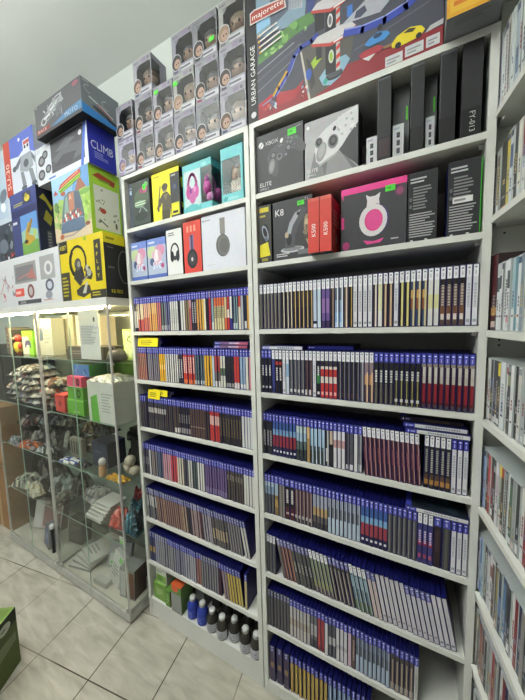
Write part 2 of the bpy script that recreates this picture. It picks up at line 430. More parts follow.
R3 = [(3, 'b', 'white-lettered black', S('#28272a', text=(.2, .6, '#9c9c9c'))), (7, 'b', 'sky-and-red', S('#23264a', (.62, .815, '#3d5890'), (.5, .64, '#7094b8'), (.22, .5, '#85343e'), box=(.08, .13, '#cfcfd6'))),
  (3, 'b', 'green landscape', S('#54655f', (.45, .8, '#93adc0'), (.65, .8, '#b3c3c2'), (.0, .25, '#333a36'))), (1, 'b', 'orange sand', S('#a88a56', (.55, .8, '#cdab7c'))),
  (4, 'b', 'blue lake', S('#4b5f66', (.4, .8, '#8fb0cc'), (.0, .3, '#3c463f'), stripe=('#b6c6cf', .6))), (1, 'b', 'white-streaked dark', S('#3c3f42', (.1, .4, '#c3c6c9'), stripe=('#b5bab6', .5))),
  (1, 'b', 'tan-topped black', S('#2b2a2b', (.5, .8, '#b3a08d'))), (3, 'b', 'white-and-pink', S('#cacace', (.45, .62, '#b98f8f'))), (1, 'b', 'black', S('#323036', (.02, .12, '#b5b5bb'), stripe=('#6d6a70', .6))),
  (1, 'b', 'stone grey', S('#55555a', (.02, .14, '#cfcfd3'))), (1, 'b', 'bare white', S('#cfd0d0', band=1)), (1, 'b', 'white-based grey', S('#8f9095', (.02, .17, '#c9cacd'), stripe=('#44444a', .1, .4))),
  (12, 'w', 'maroon', S('#45222b', stripe=('#a9868b', .55, .85), text=(.3, .6, '#8d5a62')), 1, -3), (5, 'w', 'ember-footed black', S('#292829', (.06, .16, '#a7793f'), (.16, .25, '#55412f'), text=(.3, .74, '#a3a29d'))),
  (3, 'b', 'plain white', white(bandcol='#3a3fa2'))]
R4 = [(3, 'b', 'mountain-sky', S('#4d4f52', (.5, .8, '#7e93a8'), (.7, .82, '#a9bccb'))), (1, 'b', 'gold knight', S('#7f6a44', (.5, .82, '#9db0be'), (.2, .4, '#a18448'), box=(.86, .97, '#dadce0')), 1.3),
  (2, 'b', 'sand grey', S('#66615b', stripe=('#8d887f', .5))), (2, 'b', 'red-footed black', S('#211c1e', (.0, .3, '#4c2125'), text=(.4, .74, '#cfcccb'), box=(.12, .17, '#b9a5a5')), 1.4),
  (5, 'b', 'rust-and-white', S('#5c3b3a', (.1, .18, '#b5b0b0'), (0, .1, '#33302f'), stripe=('#8f8583', .55))), (4, 'b', 'golden sky', S('#5a5654', (.3, .5, '#ad9468'), (.5, .8, '#9ba0ae'), (0, .14, '#3c3836'))),
  (8, 'b', 'ice-footed', S('#74798a', (.0, .36, '#a9bcc9'), (.36, .6, '#5f656c'), (.6, .82, '#858b9c'), stripe=('#9ea8b4', .6))),
  (6, 'b', 'sky-and-red', S('#24264a', (.6, .815, '#3d5a96'), (.47, .62, '#78a4c9'), (.2, .47, '#93404a'), box=(.08, .13, '#cfcfd6'))),
  (6, 'b', 'charcoal', S('#4a4a4c', stripe=('#7b7b7c', .15, .5))), (3, 'w', 'violet', S('#3c3a72', (.35, .45, '#8d2e4d'), text=(.4, .66, '#c3b9d6'), box=(.1, .18, '#a6495f'))),
  (1, 'b', 'thick dark maroon', S('#2b2127', text=(.3, .75, '#46323a')), 1.6), (1, 'b', 'thick smoke', S('#3f3f3f', stripe=('#585854', .3, .7)), 1.6), (3, 'b', 'plain white', white(bandcol='#3a3fa2'))]
R5 = [(3, 'w', 'charcoal', S('#454545', stripe=('#6c6c69', .2, .5))), (1, 'b', 'ash-lilac', S('#6b6463', bandcol='#8d8ea6'), 1, -11),
  (3, 'b', 'rust', S('#6a463c', stripe=('#9a796b', .5), bandcol='#6f71a0'), 1, -11), (5, 'b', 'stone grey', S('#55554f', text=(.3, .55, '#8f8f86'), bandcol='#6a6c94'), 1, -11),
  (5, 'w', 'moss green', S('#727a66', (.0, .14, '#6d5566'), (.14, .3, '#8d8a5d'), stripe=('#8f9680', .55)), 1, -11), (5, 'b', 'umber', S('#4b4342', stripe=('#a39d96', .2, .5, .75), bandcol='#686a9c'), 1, -11),
  (4, 'w', 'teal meadow', S('#5f7580', (.0, .22, '#5d6f4d'), (.5, .75, '#87a0b0'), stripe=('#9aa9aa', .6)), 1, -11), (2, 'b', 'peach-white', S('#bdb0ad', bandcol='#666a9e'), 1, -11),
  (6, 'w', 'all-white', S('#bdbcc2', box=(.1, .14, '#9a8c98'), band=0), 1, -11), (5, 'b', 'white-bodied', S('#bbbac2', bandcol='#61659e', box=(.1, .14, '#978b98')), 1, -11), (3, 'w', 'grey-dotted white', S('#c3c2c9', box=(.06, .1, '#6d6d78'), band=0), 1, -11)]
R6 = [(7, 'b', 'charcoal', S('#4c4b49', bandcol='#5d5f70', stripe=('#66645f', .2, .5))), (6, 'b', 'cream-white', S('#b5b3ae', (.3, .5, '#a79c8d'))), (2, 'b', 'mixed grey', S('#6c6c6d', (.3, .6, '#a5a5a4'), (0, .2, '#484848'))),
  (2, 'b', 'red', S('#9c4443', (.0, .1, '#7a3333'))), (1, 'b', 'bright white', S('#c9c9cb')), (2, 'b', 'white-splashed dark', S('#55565a', (.3, .5, '#b0b0b0'))), (3, 'b', 'soft white', S('#c3c3c6', (.3, .4, '#a9a9b0'))),
  (1, 'b', 'pink', S('#c1a9b5')), (1, 'b', 'brown', S('#5a4a45', text=(.2, .7, '#a08d86'))), (8, 'b', 'ice-footed', S('#6a7082', (.0, .38, '#9fb2c2'), (.38, .62, '#565c66'), stripe=('#8d98a6', .6))),
  (5, 'b', 'tan-lined dark', S('#4e4743', (.0, .16, '#9a9791'), stripe=('#a39484', .35, .75, .7))), (1, 'b', 'lone white', S('#bfbfba', text=(.2, .6, '#a3a39f')))]
R7 = [(3, 'b', 'bulky purple', S('#41344f', (.35, .5, '#55406a'), box=(.38, .52, '#8d7648'), bandcol='#43406e'), 1.85), (1, 'b', 'mustard', S('#a78a48', (.6, .82, '#b79a5c'))), (8, 'b', 'yellow', S('#9c8440', stripe=('#c0a657', .55))),
  (20, 'b', 'pale blue', S('#6d86a8', (.0, .3, '#5c7cab'), stripe=('#9db2c9', .5)))]
L1 = [(2, 'b', 'black-and-white', S('#2f2f33', (.1, .6, '#c9c6c0'))), (3, 'b', 'cream-and-red', S('#c6b99c', (0, .35, '#b5534a'))), (3, 'b', 'coral', S('#bf6a5c', (.4, .82, '#c99c86'))), (4, 'b', 'amber', S('#c28a4b', (.5, .82, '#cfae7c'), stripe=('#d6a75f', .5))),
  (2, 'b', 'rose', S('#b66a68')), (2, 'b', 'dark green', S('#37403c', (.02, .15, '#b5b9b5'), stripe=('#8d9a93', .6))), (2, 'b', 'navy', S('#3a3e63', (.02, .16, '#8f90a0'), stripe=('#8a8cab', .6))), (4, 'b', 'chalk white', S('#c9c9c2', text=(.2, .6, '#a8aaa2'))),
  (1, 'b', 'pitch black', S('#1f1f22')), (2, 'b', 'plain white', S('#cdcdc6')), (2, 'b', 'olive brown', S('#6a5a43', stripe=('#a38f63', .6))), (1, 'b', 'pinkish red', S('#a8565b', (.6, .82, '#bf8a90'))),
  (2, 'b', 'white-dotted black', S('#2d2b30', text=(.2, .75, '#b5b3b8'))), (2, 'b', 'orange', S('#b5823f', (.0, .2, '#9a6a38'), stripe=('#d1a35f', .5))), (1, 'b', 'golden', S('#cfa53f')), (1, 'b', 'ivory', S('#d6cfb5')), (1, 'b', 'plain black', S('#2a292c')),
  (1, 'b', 'crimson', S('#a8323c', bandcol='#6a5a9a')), (1, 'b', 'teal-and-white', S('#7f9aa2', (.0, .2, '#c6cac9'))), (4, 'b', 'orange-topped cream', S('#c8bd8f', (.6, .82, '#cf6a3c'), text=(.3, .6, '#5a5540'))), (1, 'b', 'orange-footed', S('#c9b88a', (.0, .3, '#c8693a'))),
  (1, 'b', 'scarlet', S('#b23838', (.3, .5, '#d6c9c0'))), (1, 'b', 'white-over-navy', S('#d0d0cc', (0, .28, '#34347f'))), (2, 'b', 'dark teal', S('#2f4650', (.02, .16, '#b5bcbd'), stripe=('#8aa0a5', .55))), (1, 'b', 'red-and-cream', S('#c9c3b2', (.55, .82, '#b94b3a'))),
  (1, 'b', 'silver', S('#a5a8ab')), (1, 'b', 'black-and-blue', S('#262d3f', (.02, .2, '#c9c9c9'))), (1, 'b', 'honey yellow', S('#c99a3f'))]
L2 = [(5, 'b', 'rust red', S('#8f4b3c', (.4, .7, '#6d463d'), stripe=('#b38a75', .5))), (6, 'b', 'slate', S('#5a5560', (.6, .82, '#4d4a5c'), stripe=('#8d8a90', .5))), (3, 'b', 'bright yellow', S('#d8a628', (.35, .5, '#e0bb62'))),
  (6, 'b', 'white-and-black', S('#cacac6', stripe=('#3a393c', .7))), (2, 'b', 'white-lettered dark', S('#36343a', text=(.15, .7, '#c6c4c6'))), (5, 'b', 'red-and-white', S('#b3382d', (0, .12, '#c96d3c'), text=(.3, .75, '#dcd0c8'))),
  (4, 'b', 'dark teal', S('#3a4a52', (.02, .12, '#bfc4c6'), stripe=('#6a7a80', .6))), (3, 'b', 'golden yellow', S('#cf9f33')), (1, 'b', 'pale blue', S('#a9bccb')), (2, 'b', 'red-and-grey', S('#a8473e', (0, .15, '#c9c6c2'), (.15, .4, '#6a6260'))),
  (2, 'b', 'white-and-green', S('#c3c6b8', (.3, .5, '#5c6b55'))), (3, 'b', 'black', S('#2e2d2d', (.02, .12, '#8c8b88'))), (2, 'b', 'scarlet', S('#b8423a', (0, .15, '#d1cccb'))), (2, 'b', 'light blue', S('#8aa0bb', (.02, .12, '#c9ccd0'))), (1, 'b', 'ivory', S('#cdcdc2')), (1, 'b', 'pink', S('#bd7f86'))]
L3 = [(3, 'b', 'grey-brown', S('#3a3536', stripe=('#5c5352', .5))), (1, 'b', 'sunken black', S('#1b1b20', band=0)), (9, 'b', 'white-lettered charcoal', S('#3f3c3b', (.5, .66, '#a5a19c'), (.0, .3, '#4a4643'))), (4, 'b', 'smoky black', S('#2f2b2b', stripe=('#564d4a', .5))),  # the bandless black case fills a gap; the gap's shade is its colour
  (2, 'b', 'white-footed brown', S('#4d4138', (.03, .17, '#c9c5c0'))), (5, 'b', 'low-lettered black', S('#28272a', (.05, .2, '#8a8688'), text=(.35, .6, '#8f8c8d'))), (6, 'b', 'red-brown', S('#57453c', (.28, .31, '#9c8672'))), (2, 'b', 'coffee', S('#423734')),
  (4, 'b', 'bright red', S('#ad3a36', (.45, .7, '#c9a5a0'))), (8, 'b', 'gold-flecked black', S('#302c28', text=(.2, .7, '#6d6048'))), (4, 'b', 'clean white', S('#c6c8c9'))]
L4 = [(3, 'b', 'white-patched black', S('#333236', (.3, .55, '#8a8788'), stripe=('#55535a', .5))), (1, 'b', 'thin white', S('#d0d0cc')), (3, 'b', 'taupe', S('#6b625e', stripe=('#8f8781', .5))), (3, 'b', 'navy', S('#33405a', stripe=('#6a7688', .6))),
  (4, 'b', 'dusty pink', S('#ab7580', stripe=('#c6a0a8', .5))), (3, 'b', 'coral red', S('#b5474a')), (3, 'b', 'cream', S('#c6c0ae', stripe=('#8d877a', .75))), (2, 'b', 'grey-black', S('#46474a')), (2, 'b', 'off-white', S('#c3c3be', stripe=('#5c5c5c', .8))),
  (2, 'b', 'black-green', S('#2c3836', stripe=('#6a7875', .6))), (3, 'b', 'broad white', S('#ccccc6', stripe=('#77777a', .85))), (9, 'b', 'violet', S('#4a3a63', (.02, .18, '#7d7499'), stripe=('#75628f', .5))),
  (6, 'b', 'gold-topped black', S('#38342f', (.55, .7, '#7d7466'), stripe=('#5c554b', .5))), (4, 'b', 'chalk white', S('#c9c9c2'))]
L5 = [(5, 'b', 'white-over-grey', S('#6a6a6a', (.4, .75, '#b5b4ae'), bandcol='#7a7c9c'), 1, -4), (13, 'b', 'rust brown', S('#694a3e', stripe=('#a38a7c', .55), bandcol='#696b98'), 1, -4), (2, 'b', 'pale tan', S('#a08c78', bandcol='#6b6d98'), 1, -4), (2, 'b', 'coal', S('#37333a', bandcol='#55578c'), 1, -4),
  (4, 'b', 'pinkish grey', S('#917f7c', bandcol='#8a8aa8'), 1, -4), (1, 'b', 'maroon', S('#4a2530', bandcol='#4d4e86'), 1, -4), (4, 'b', 'lilac-grey', S('#77727a', stripe=('#a5a0a8', .5), bandcol='#6a6c98'), 1, -5), (6, 'b', 'tan-flecked', S('#54504c', (.2, .5, '#a89778'), bandcol='#696b98', stripe=('#6b6a66', .7)), 1, -6),
  (5, 'b', 'stone', S('#5c5a5a', stripe=('#8d8b88', .5), bandcol='#696b98'), 1, -7), (2, 'b', 'leaning white', S('#bfbfb8', bandcol='#5f6298'), 1, -10)]
L6 = [(2, 'b', 'gold-crested navy', S('#30365a', (.3, .5, '#a78a50'), bandcol='#565c86'), 1.5), (2, 'b', 'silver-lilac', S('#8b8ca0', bandcol='#9092ac')), (4, 'b', 'light grey', S('#85868a', bandcol='#85869a')), (4, 'b', 'ash', S('#66666b', stripe=('#96969a', .5))), (4, 'b', 'lilac-grey', S('#77788a')),
  (5, 'b', 'silver', S('#8c8d96', stripe=('#a9aab2', .5))), (2, 'b', 'rust', S('#93655a')), (7, 'b', 'iron grey', S('#55555a', stripe=('#8f8f92', .5), bandcol='#75778c')), (1, 'b', 'dark red', S('#4d2327')), (2, 'b', 'mauve', S('#8d7a80'), 1, -6), (5, 'b', 'yellow', S('#a5913f', stripe=('#c9b562', .5)), 1, -6), (1, 'b', 'straw', S('#b5a878'))]

ALL = []     # (kind, name, mesh key, matrix bits, label, area)
def lay_row(row, x0, x1, z, where, y=.008, fit=True, group=''):
    units = sum(n*(r[4] if len(r) > 4 else 1) for r in row for n in (r[0],))
    lean_any = any(len(r) > 5 for r in row)
    pitch = (x1-x0)/units
    x = x0; prev_lean = 0
    rr = random.Random(int(z*1000)+int(x0*100))
    for ri, r in enumerate(row):
        n, kind, words, sty = r[:4]; wf = r[4] if len(r) > 4 else 1; lean = R(r[5]) if len(r) > 5 else 0
        t = min(CT*wf, pitch*wf-.0006) if not lean_any else CT*wf*min(1, pitch/CT*.965)
        key = (where, ri, round(t, 5))
        for i in range(n):
            if lean and not prev_lean: x += CH*math.sin(-lean)
            elif lean and lean < prev_lean: x += CH*(math.sin(-lean)-math.sin(-prev_lean))
            elif prev_lean and not lean: x += .004
            prev_lean = lean
            step = (t+.0007)/math.cos(lean) if lean_any else pitch*wf
            px = x + (step-t)/2 if not lean else x
            w = f'{words} spine' + ('d' if n > 1 else '')
            if n > 1: lab = f'{ORD[i]} of {NUM[n]} {words} spined game cases, {where}'
            else: lab = f'game case with {words} spine, {where}'
            ALL.append(dict(kind=kind, key=key, sty=sty, t=t, loc=(px, y+rr.uniform(0, .004), z+.0004), ry=lean, label=lab, group=f'game cases, {where.split(", from")[0]}'))
            x += step
    return x
rows_r = ['top row', 'second row', 'third row', 'fourth row', 'fifth row', 'sixth row', 'lowest row']
for row, zi, x1 in ((R1, 3, RX1-.002), (R2, 4, RX1-.002), (R3, 5, RX1-.032), (R4, 6, RX1-.002), (R5, 7, .650), (R6, 8, .597), (R7, 9, RX1-.075)):
    lay_row(row, RX0+.001, x1, ZR[zi], f'{rows_r[zi-3]} of corner bookcase, from divider side')
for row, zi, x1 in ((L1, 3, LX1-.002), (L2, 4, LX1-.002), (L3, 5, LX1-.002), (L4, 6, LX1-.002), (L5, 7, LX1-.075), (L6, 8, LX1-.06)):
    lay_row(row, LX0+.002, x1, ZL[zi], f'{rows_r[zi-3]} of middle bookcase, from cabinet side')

# cases lying flat on top of the standing ones (spine to the front; the band end at +x or -x)
def lying(x, z, sty, kind, label, end=-1, y=.012, group=None):
    ALL.append(dict(kind=kind, key=('lie', label), sty=sty, t=CT, loc=(x, y, z), ry=R(90*end), label=label, group=group, lie=end))
def lay_flat(x0, z, *a, end=-1, **k):
    # end -1: the band end points to -x, the case spans x0 .. x0+CH
    lying(x0+CH if end < 0 else x0, z if end < 0 else z+CT, *a, end=end, **k)
T2 = CH + .001
top2 = ZR[4]+T2; top3 = ZR[5]+T2; top4 = ZR[6]+T2
lay_flat(.026, top2, S('#c9cbd0', text=(.2, .6, '#6d7796'), bandcol='#8d94c4'), 'b', 'game case with white spine lying flat on the second row, against the divider', group='game cases lying flat')
lay_flat(.202, top2, S('#2a2f86', bandcol='#31379a'), 'b', 'deep blue game case lying flat on the second row of corner bookcase', y=.05, group='game cases lying flat')
lay_flat(.541, top3, S('#c9cacd', text=(.1, .65, '#8d8f96'), bandcol='#3c42a6'), 'b', 'lower of two white spined game cases lying flat on the third row', y=.006, group='game cases lying flat')
lay_flat(.535, top3+CT+.0006, S('#c6c7ca', text=(.1, .65, '#8d8f96'), bandcol='#3c42a6'), 'b', 'upper of two white spined game cases lying flat on the third row', y=.016, group='game cases lying flat')
lay_flat(.525, top3+2*(CT+.0006), S('#2c2422', cover=('#1d1a1b', '#2c2426', '#3a2f2c'), bandcol='#2c2a4c', text=(.2, .6, '#5a4a42')), 'b', 'black spined game case lying topmost of three on the third row', y=.03, group='game cases lying flat')
lay_flat(.545, top4, S('#cbcccd', cover=('#1b232b', '#27485a', '#1f3040', '#8a5f40', '#2c3a48'), text=(.15, .7, '#9a9ca2'), bandcol='#3c42a6'), 'b', 'white spined game case lying flat on the fourth row of corner bookcase', y=.006, group='game cases lying flat')
tl2 = ZL[4]+T2; tl3 = ZL[5]+T2
lay_flat(-.712, tl2, S('#2a2a34', bandcol='#6a6fa4'), 'b', 'lowest of three dark game cases lying behind the upper yellow note', y=.012, group='game cases lying flat')
lay_flat(-.706, tl2+CT+.0005, S('#2c2c38', bandcol='#6a6fa4'), 'b', 'middle of three dark game cases lying behind the upper yellow note', y=.016, group='game cases lying flat')
lay_flat(-.713, tl2+2*(CT+.0005), S('#29293a', bandcol='#6a6fa4'), 'b', 'topmost of three dark game cases lying behind the upper yellow note', y=.014, group='game cases lying flat')
for k, w in ((0, 'lower'), (1, 'upper')):
    lay_flat(-.21+.004*k, tl2+k*(CT+.0005), S('#7a5a84', (.0, .35, '#a8566c'), text=(.25, .55, '#c6c0d2'), bandcol='#5f64ae'), 'b', f'{w} of two purple spined game cases lying beside the divider', y=.008, group='game cases lying flat')
lay_flat(-.668, tl3, S('#25253a', bandcol='#5a5f9e'), 'b', 'lower of two game cases lying behind the lower yellow notes', y=.02, group='game cases lying flat')
lay_flat(-.655, tl3+CT+.0005, S('#2a2630', bandcol='#3c4080'), 'b', 'upper of two game cases lying behind the lower yellow notes', y=.024, group='game cases lying flat')

# blue-topped cases: the 300 that show largest stand alone, the rest are one object
cm = cam.rotation_euler.to_matrix().transposed()
def proj(p):
    q = cm @ (Vector(p) - CAM); return 262.5 + F_PX*q.x/-q.z, 350 - F_PX*q.y/-q.z
def shown(d):
    T = Matrix.Translation(d['loc']) @ Matrix.Rotation(d['ry'], 4, 'Y')
    P = [proj(T @ Vector(v)) for v in ((0, 0, 0), (d['t'], 0, 0), (d['t'], 0, CH), (0, 0, CH), (d['t']*.5, CDp, CH))]
    a = abs(sum(P[i][0]*P[(i+1) % 4][1]-P[(i+1) % 4][0]*P[i][1] for i in range(4)))/2
    if all(p[1] > 698 for p in P[2:4]): a = 0
    return a
blue = [d for d in ALL if d['kind'] == 'b']
for d in blue: d['area'] = 1e6 if 'lie' in d else shown(d)
blue.sort(key=lambda d: -d['area'])
rest = [d for d in blue[300:] if d['area'] > 0]
cache = {}
for d in blue[:300] + [d for d in ALL if d['kind'] == 'w']:
    if d.get('area') == 0: continue
    nm = 'blue_game_case' if d['kind'] == 'b' else 'white_banded_game_case'
    if d['key'] not in cache: cache[d['key']] = case_mb(d['kind'], d['sty'], d['t']).data(nm)
    o = bpy.data.objects.new(nm, cache[d['key']]); COL.objects.link(o)
    o.location = d['loc']; o.rotation_euler = (0, d['ry'], 0)
    tag(o, d['label'], 'game case', d['group'])
m = MB()
for d in rest:
    m.T = Matrix.Translation(d['loc']) @ Matrix.Rotation(d['ry'], 4, 'Y'); case_mb(d['kind'], d['sty'], d['t'], m)
o = m.build('blue_game_cases_beyond', pivot=(-.5, .07, .34))
tag(o, 'remaining small-looking blue banded game cases along the shelves by the glass cabinet', 'game case', kind='stuff')

# ------------------------------------------------------------------ notes on the lying cases
def note(x0, x1, y, z0, z1, label, lean=-8):
    m = MB(); m.box(x0, x1, y, y+.0012, z0, z1, '#e3d321')
    c = front(m, x0, x1, y, z0, z1); c.bars(.15, .2, .85, .75, 3, '#7d7416', 3)
    o = m.build('yellow_note', pivot=((x0+x1)/2, y, z0)); o.rotation_euler.x = R(lean)
    return tag(o, label, 'note', 'yellow notes')
note(-.70, -.555, .006, tl2+.001, tl2+.045, 'yellow handwritten note leaning on cases over the second row')
note(-.645, -.56, .004, tl3-.012, tl3+.034, 'yellow note hanging lower in front of the third row')
note(-.615, -.515, .012, tl3+.004, tl3+.036, 'yellow note behind another one above the third row')

# ------------------------------------------------------------------ the side rack standing at an angle in the corner
RK = bpy.data.objects.new('side_rack', None); COL.objects.link(RK); RK.location = (.735, -.02, 0); RK.rotation_euler = (0, 0, R(-81))
tag(RK, 'white angled rack of film and game cases beside the corner bookcase', 'bookcase')
RZ = [.04, .318, .577, .818, 1.082, 1.341, 1.589, 1.888, 2.148]
def rk(name, fn):
    m = MB(); fn(m); return m.build(name, RK, pivot=(0, 0, 0))
rk('side_panel', lambda m: m.box(-.082, -.062, .022, .30, 0, 2.9, '#ffffff', 'shelf'))
rk('side_panel', lambda m: m.box(.70, .72, 0, .30, 0, 2.9, '#ffffff', 'shelf'))
rk('back_panel', lambda m: m.box(-.062, .70, .285, .30, 0, 2.9, '#ffffff', 'shelf'))
for z in RZ + [2.45, 2.75]:
    rk('shelf', lambda m: m.prism([(-.062, .022), (-.01, .022), (-.01, 0), (.70, 0), (.70, .285), (-.062, .285)], z-.017, z, '#ffffff', 'shelf'))
# a few shelf-pin holes show on the panel beside the cases
def hole(z, y=.05):
    m = MB(); m.box(-.0625, -.0614, y-.0025, y+.0025, z-.0025, z+.0025, '#3c3b37'); return m.build('pin_hole', RK, pivot=(0, 0, 0))
for z in (.99, 1.02, 1.29, 1.31, 1.545, 1.56, 1.855, 2.085, 2.115, 2.37): hole(z)

CL = '#a3aaa8'
def F(base, *bands, h=.172, **k): return dict(base=base, bands=bands, h=h, body=k.pop('body', CL), **k)
rack = {
 8: [('silvery', F('#bcc0c2', (.2, .8, '#c9ccd0'), h=.19)), ('lilac-white', F('#c6c4d2', h=.19, text=(.2, .8, '#8f8ca8'))), ('milky', F('#cfd3d3', h=.19)), ('grey-lettered white', F('#d1d4d4', h=.19, text=(.1, .85, '#7d6f66'))), ('brown-lettered', F('#b5b1ad', h=.19, text=(.05, .9, '#4f413c'))),
     ('frosted', F('#c5cccb', h=.19)), ('pale blue', F('#a9b5c0', (.2, .5, '#6f86a0'), h=.19)), ('dark-edged white', F('#c3c9c9', h=.19, stripe=('#4a5058', .7, .95, .95))), ('snowy', F('#d3d8d6', h=.19)), ('slate', F('#77828a', h=.19)), ('pearl', F('#c3c7c5', h=.19)), ('chalky', F('#d0d2cf', h=.19))],
 7: [('navy-and-white', F('#2c2d4a', stripe=('#c9c9cf', .5, .8, .9), h=.165)), ('white-dotted black', F('#29292d', text=(.05, .8, '#a3a3a8'), h=.16)), ('gold-lettered brown', F('#574d3a', text=(.1, .75, '#b5a468'), h=.165)),
     ('broad black', F('#2e2b2b', (.0, .08, '#9a6a3c'), (.3, .6, '#353a33'), h=.172, w=2.0, body='#3a3a3a')), ('lemon yellow', F('#c9b93f', (.0, .7, '#bdb057'), h=.18)), ('white-and-blue', F('#c3c9cf', (.5, .8, '#4f5f85'), h=.18)),
     ('pale grey', F('#b3b9b8')), ('charcoal', F('#3f4144')), ('ivory', F('#cfcdbf')), ('red-topped', F('#8f3a3a', (.0, .5, '#c0c0c0'))), ('steel blue', F('#52647d')), ('smoky', F('#8a8d8e')), ('black-and-white', F('#c6c6c6', (.4, .7, '#2a2a2a')))],
 6: [('thick brown-black', F('#3b302c', stripe=('#574a40', .3, .7, .9), h=.2, w=1.5, body='#3a3532')), ('thick dark red', F('#4a1f24', (.2, .3, '#b08a5a'), (0, .12, '#2f2430'), h=.2, w=2.2, body='#3a3030')),
     ('grey-capped white', F('#d3d7d8', (.58, .8, '#4a5058'), (.82, 1, '#b9bec0'), h=.172)), ('white-and-black', F('#cdd1d2', (.62, .82, '#3f4247'), (.84, 1, '#b5babc'), h=.172)), ('black-striped white', F('#c9ccce', stripe=('#54524f', .5, .95, .9), h=.172)),
     ('black-lettered white', F('#d1d4d5', text=(.2, .75, '#5c5c5e'), h=.172)), ('pink-footed white', F('#d1d3d5', (.05, .2, '#c08a90'), (.6, .85, '#4d5258'), h=.172)), ('teal-and-white', F('#9db6bd', (.0, .3, '#d3d6d8'), h=.172)), ('sea-blue', F('#5f8a98', h=.172)),
     ('snow-white', F('#d3d6d6', h=.172)), ('blue-grey', F('#7c8b96', h=.172)), ('white-and-red', F('#c9cbcc', (.3, .5, '#a04a48'), h=.172)), ('black', F('#35373a', h=.172))],
 5: [('yellow', F('#b9ac4c', (.82, 1, '#7c5a50'))), ('plain white', F('#cdcfcf')), ('white-and-grey', F('#c3c5c4', text=(.3, .7, '#85878a'))), ('black', F('#2e2e33', (.55, .7, '#3c4a78'))), ('dark blue', F('#33374c', (.0, .1, '#b5b5b8'))), ('grey-dotted black', F('#37353a', text=(.2, .7, '#8d8a8a'))),
     ('yellow-topped dark', F('#3c3a3f', (.78, .98, '#d3c63c'), (.3, .45, '#6a5f44'))), ('broad white', F('#d0d5d7', w=1.6, text=(.2, .7, '#9aa0a8'))), ('red-topped white', F('#cfd2d2', (.85, .95, '#9c3c40'), text=(.15, .6, '#77797c'))), ('grey-black', F('#47494a', (.7, .85, '#8f9472'))), ('bright white', F('#d5d8d8', (.0, .7, '#d0d2d2'))),
     ('soot', F('#35373a')), ('linen', F('#c6c5bd')), ('dove', F('#9fa5a6'))],
 4: [('thin white', F('#c9cccf')), ('royal blue', F('#34509a')), ('light blue', F('#7d93bb')), ('grey-topped black', F('#2b2c33', (.75, .9, '#6a6f77'))), ('red', F('#b0353c', (.0, .2, '#8f2c34'))), ('dark red', F('#7c2a30', (.8, 1, '#3c2c2f'))), ('black', F('#2f3033', (.8, .92, '#9aa0a0'))),
     ('white-and-pink', F('#c9c5cc', (.5, .8, '#b5a3b0'))), ('yellow-topped grey', F('#9a9c93', (.82, 1, '#d3bf38'), (.0, .3, '#b9bdb5'))), ('olive-brown', F('#4a463c', (.85, 1, '#a8503c'))), ('white-dotted black', F('#27282b', text=(.05, .9, '#a9a9a9'))), ('clean white', F('#cfd3d5')),
     ('pine green', F('#4f6a55')), ('ash', F('#8e9392'))],
 3: [('dark violet', F('#3a3443')), ('lilac-white', F('#b3b3c3', (.7, .9, '#7a6f8f'))), ('bright blue', F('#3f62a0', (.2, .4, '#7fa0b8'))), ('pale turquoise', F('#8fa5b0')), ('white-dotted black', F('#2c2c31', text=(.1, .9, '#c0c0c3'))), ('pale grey', F('#b3b3b8')), ('white-backed', F('#c0c0c4', (.6, .8, '#8a4a4a'))),
     ('cocoa brown', F('#4d3a33')), ('dark brown', F('#41332f')), ('mustard-edged', F('#6a624a', stripe=('#a89a58', .5, .8, .95))), ('shadow blue', F('#333e58', (.3, .6, '#5a7aa8'))), ('sky blue', F('#58789c')), ('graphite', F('#4b4e52'))],
 2: [('brick red', F('#7c3a3a')), ('cream', F('#b5ae9c')), ('gold-topped brown', F('#5a4a3c', (.7, .9, '#a08f5c'))), ('grey', F('#6f7170')), ('rusty red', F('#7a352f', (.5, .8, '#94534a'))), ('wine', F('#5f2a2f')), ('coal black', F('#2f2f31')), ('mid grey', F('#7c7f7f')), ('pewter', F('#9a9d9d')), ('ruby', F('#8a3238')), ('taupe', F('#857c72'))],
 1: [('dark slate', F('#3f4247')), ('grey-blue', F('#5f6a78')), ('pale', F('#a5a8a8')), ('black', F('#2b2b2d')), ('burgundy', F('#5a2a30')), ('silver', F('#a9adad')), ('dim blue', F('#3f4f6d')), ('umber', F('#54463c'))]}
shelf_word = {8: 'eighth', 7: 'seventh', 6: 'sixth', 5: 'fifth', 4: 'fourth', 3: 'third', 2: 'second', 1: 'lowest'}
rc = random.Random(4)
Zm = Matrix.Rotation(R(-81), 4, 'Z')
for k, lst in rack.items():
    u = -.047
    more = [('dark grey', F('#3c3e42')), ('off-white', F('#c3c5c2')), ('deep red', F('#7a2c30')), ('night blue', F('#2c3450')), ('warm grey', F('#8a857d')), ('jet black', F('#242426')), ('clear white', F('#cdd0d0')), ('forest green', F('#35503c')), ('straw', F('#a89a68')), ('dull blue', F('#4a6286')), ('brick', F('#84463a'))]
    for i, (w, sty) in enumerate(lst + more):
        if i >= len(lst) and proj(Vector((.735, -.02, RZ[k]+.05)) + Zm @ Vector((u, .013, 0)))[0] > 527 and proj(Vector((.735, -.02, RZ[k]+.17)) + Zm @ Vector((u, .013, 0)))[0] > 527: break
        t = .0146*sty.get('w', 1)
        me = case_mb('c', sty, t).data('film_case')
        o = bpy.data.objects.new('film_case', me); COL.objects.link(o)
        o.location = Vector((.735, -.02, 0)) + Zm @ Vector((u, .013+rc.uniform(-.002, .003), RZ[k]+.0004)); o.rotation_euler = (0, 0, R(-81))
        tag(o, f'{w} spined film case, {ORD[i]} from corner, {shelf_word[k]} shelf up in side rack', 'film case', f'film cases on the {shelf_word[k]} shelf of the side rack')
        u += t + .0006

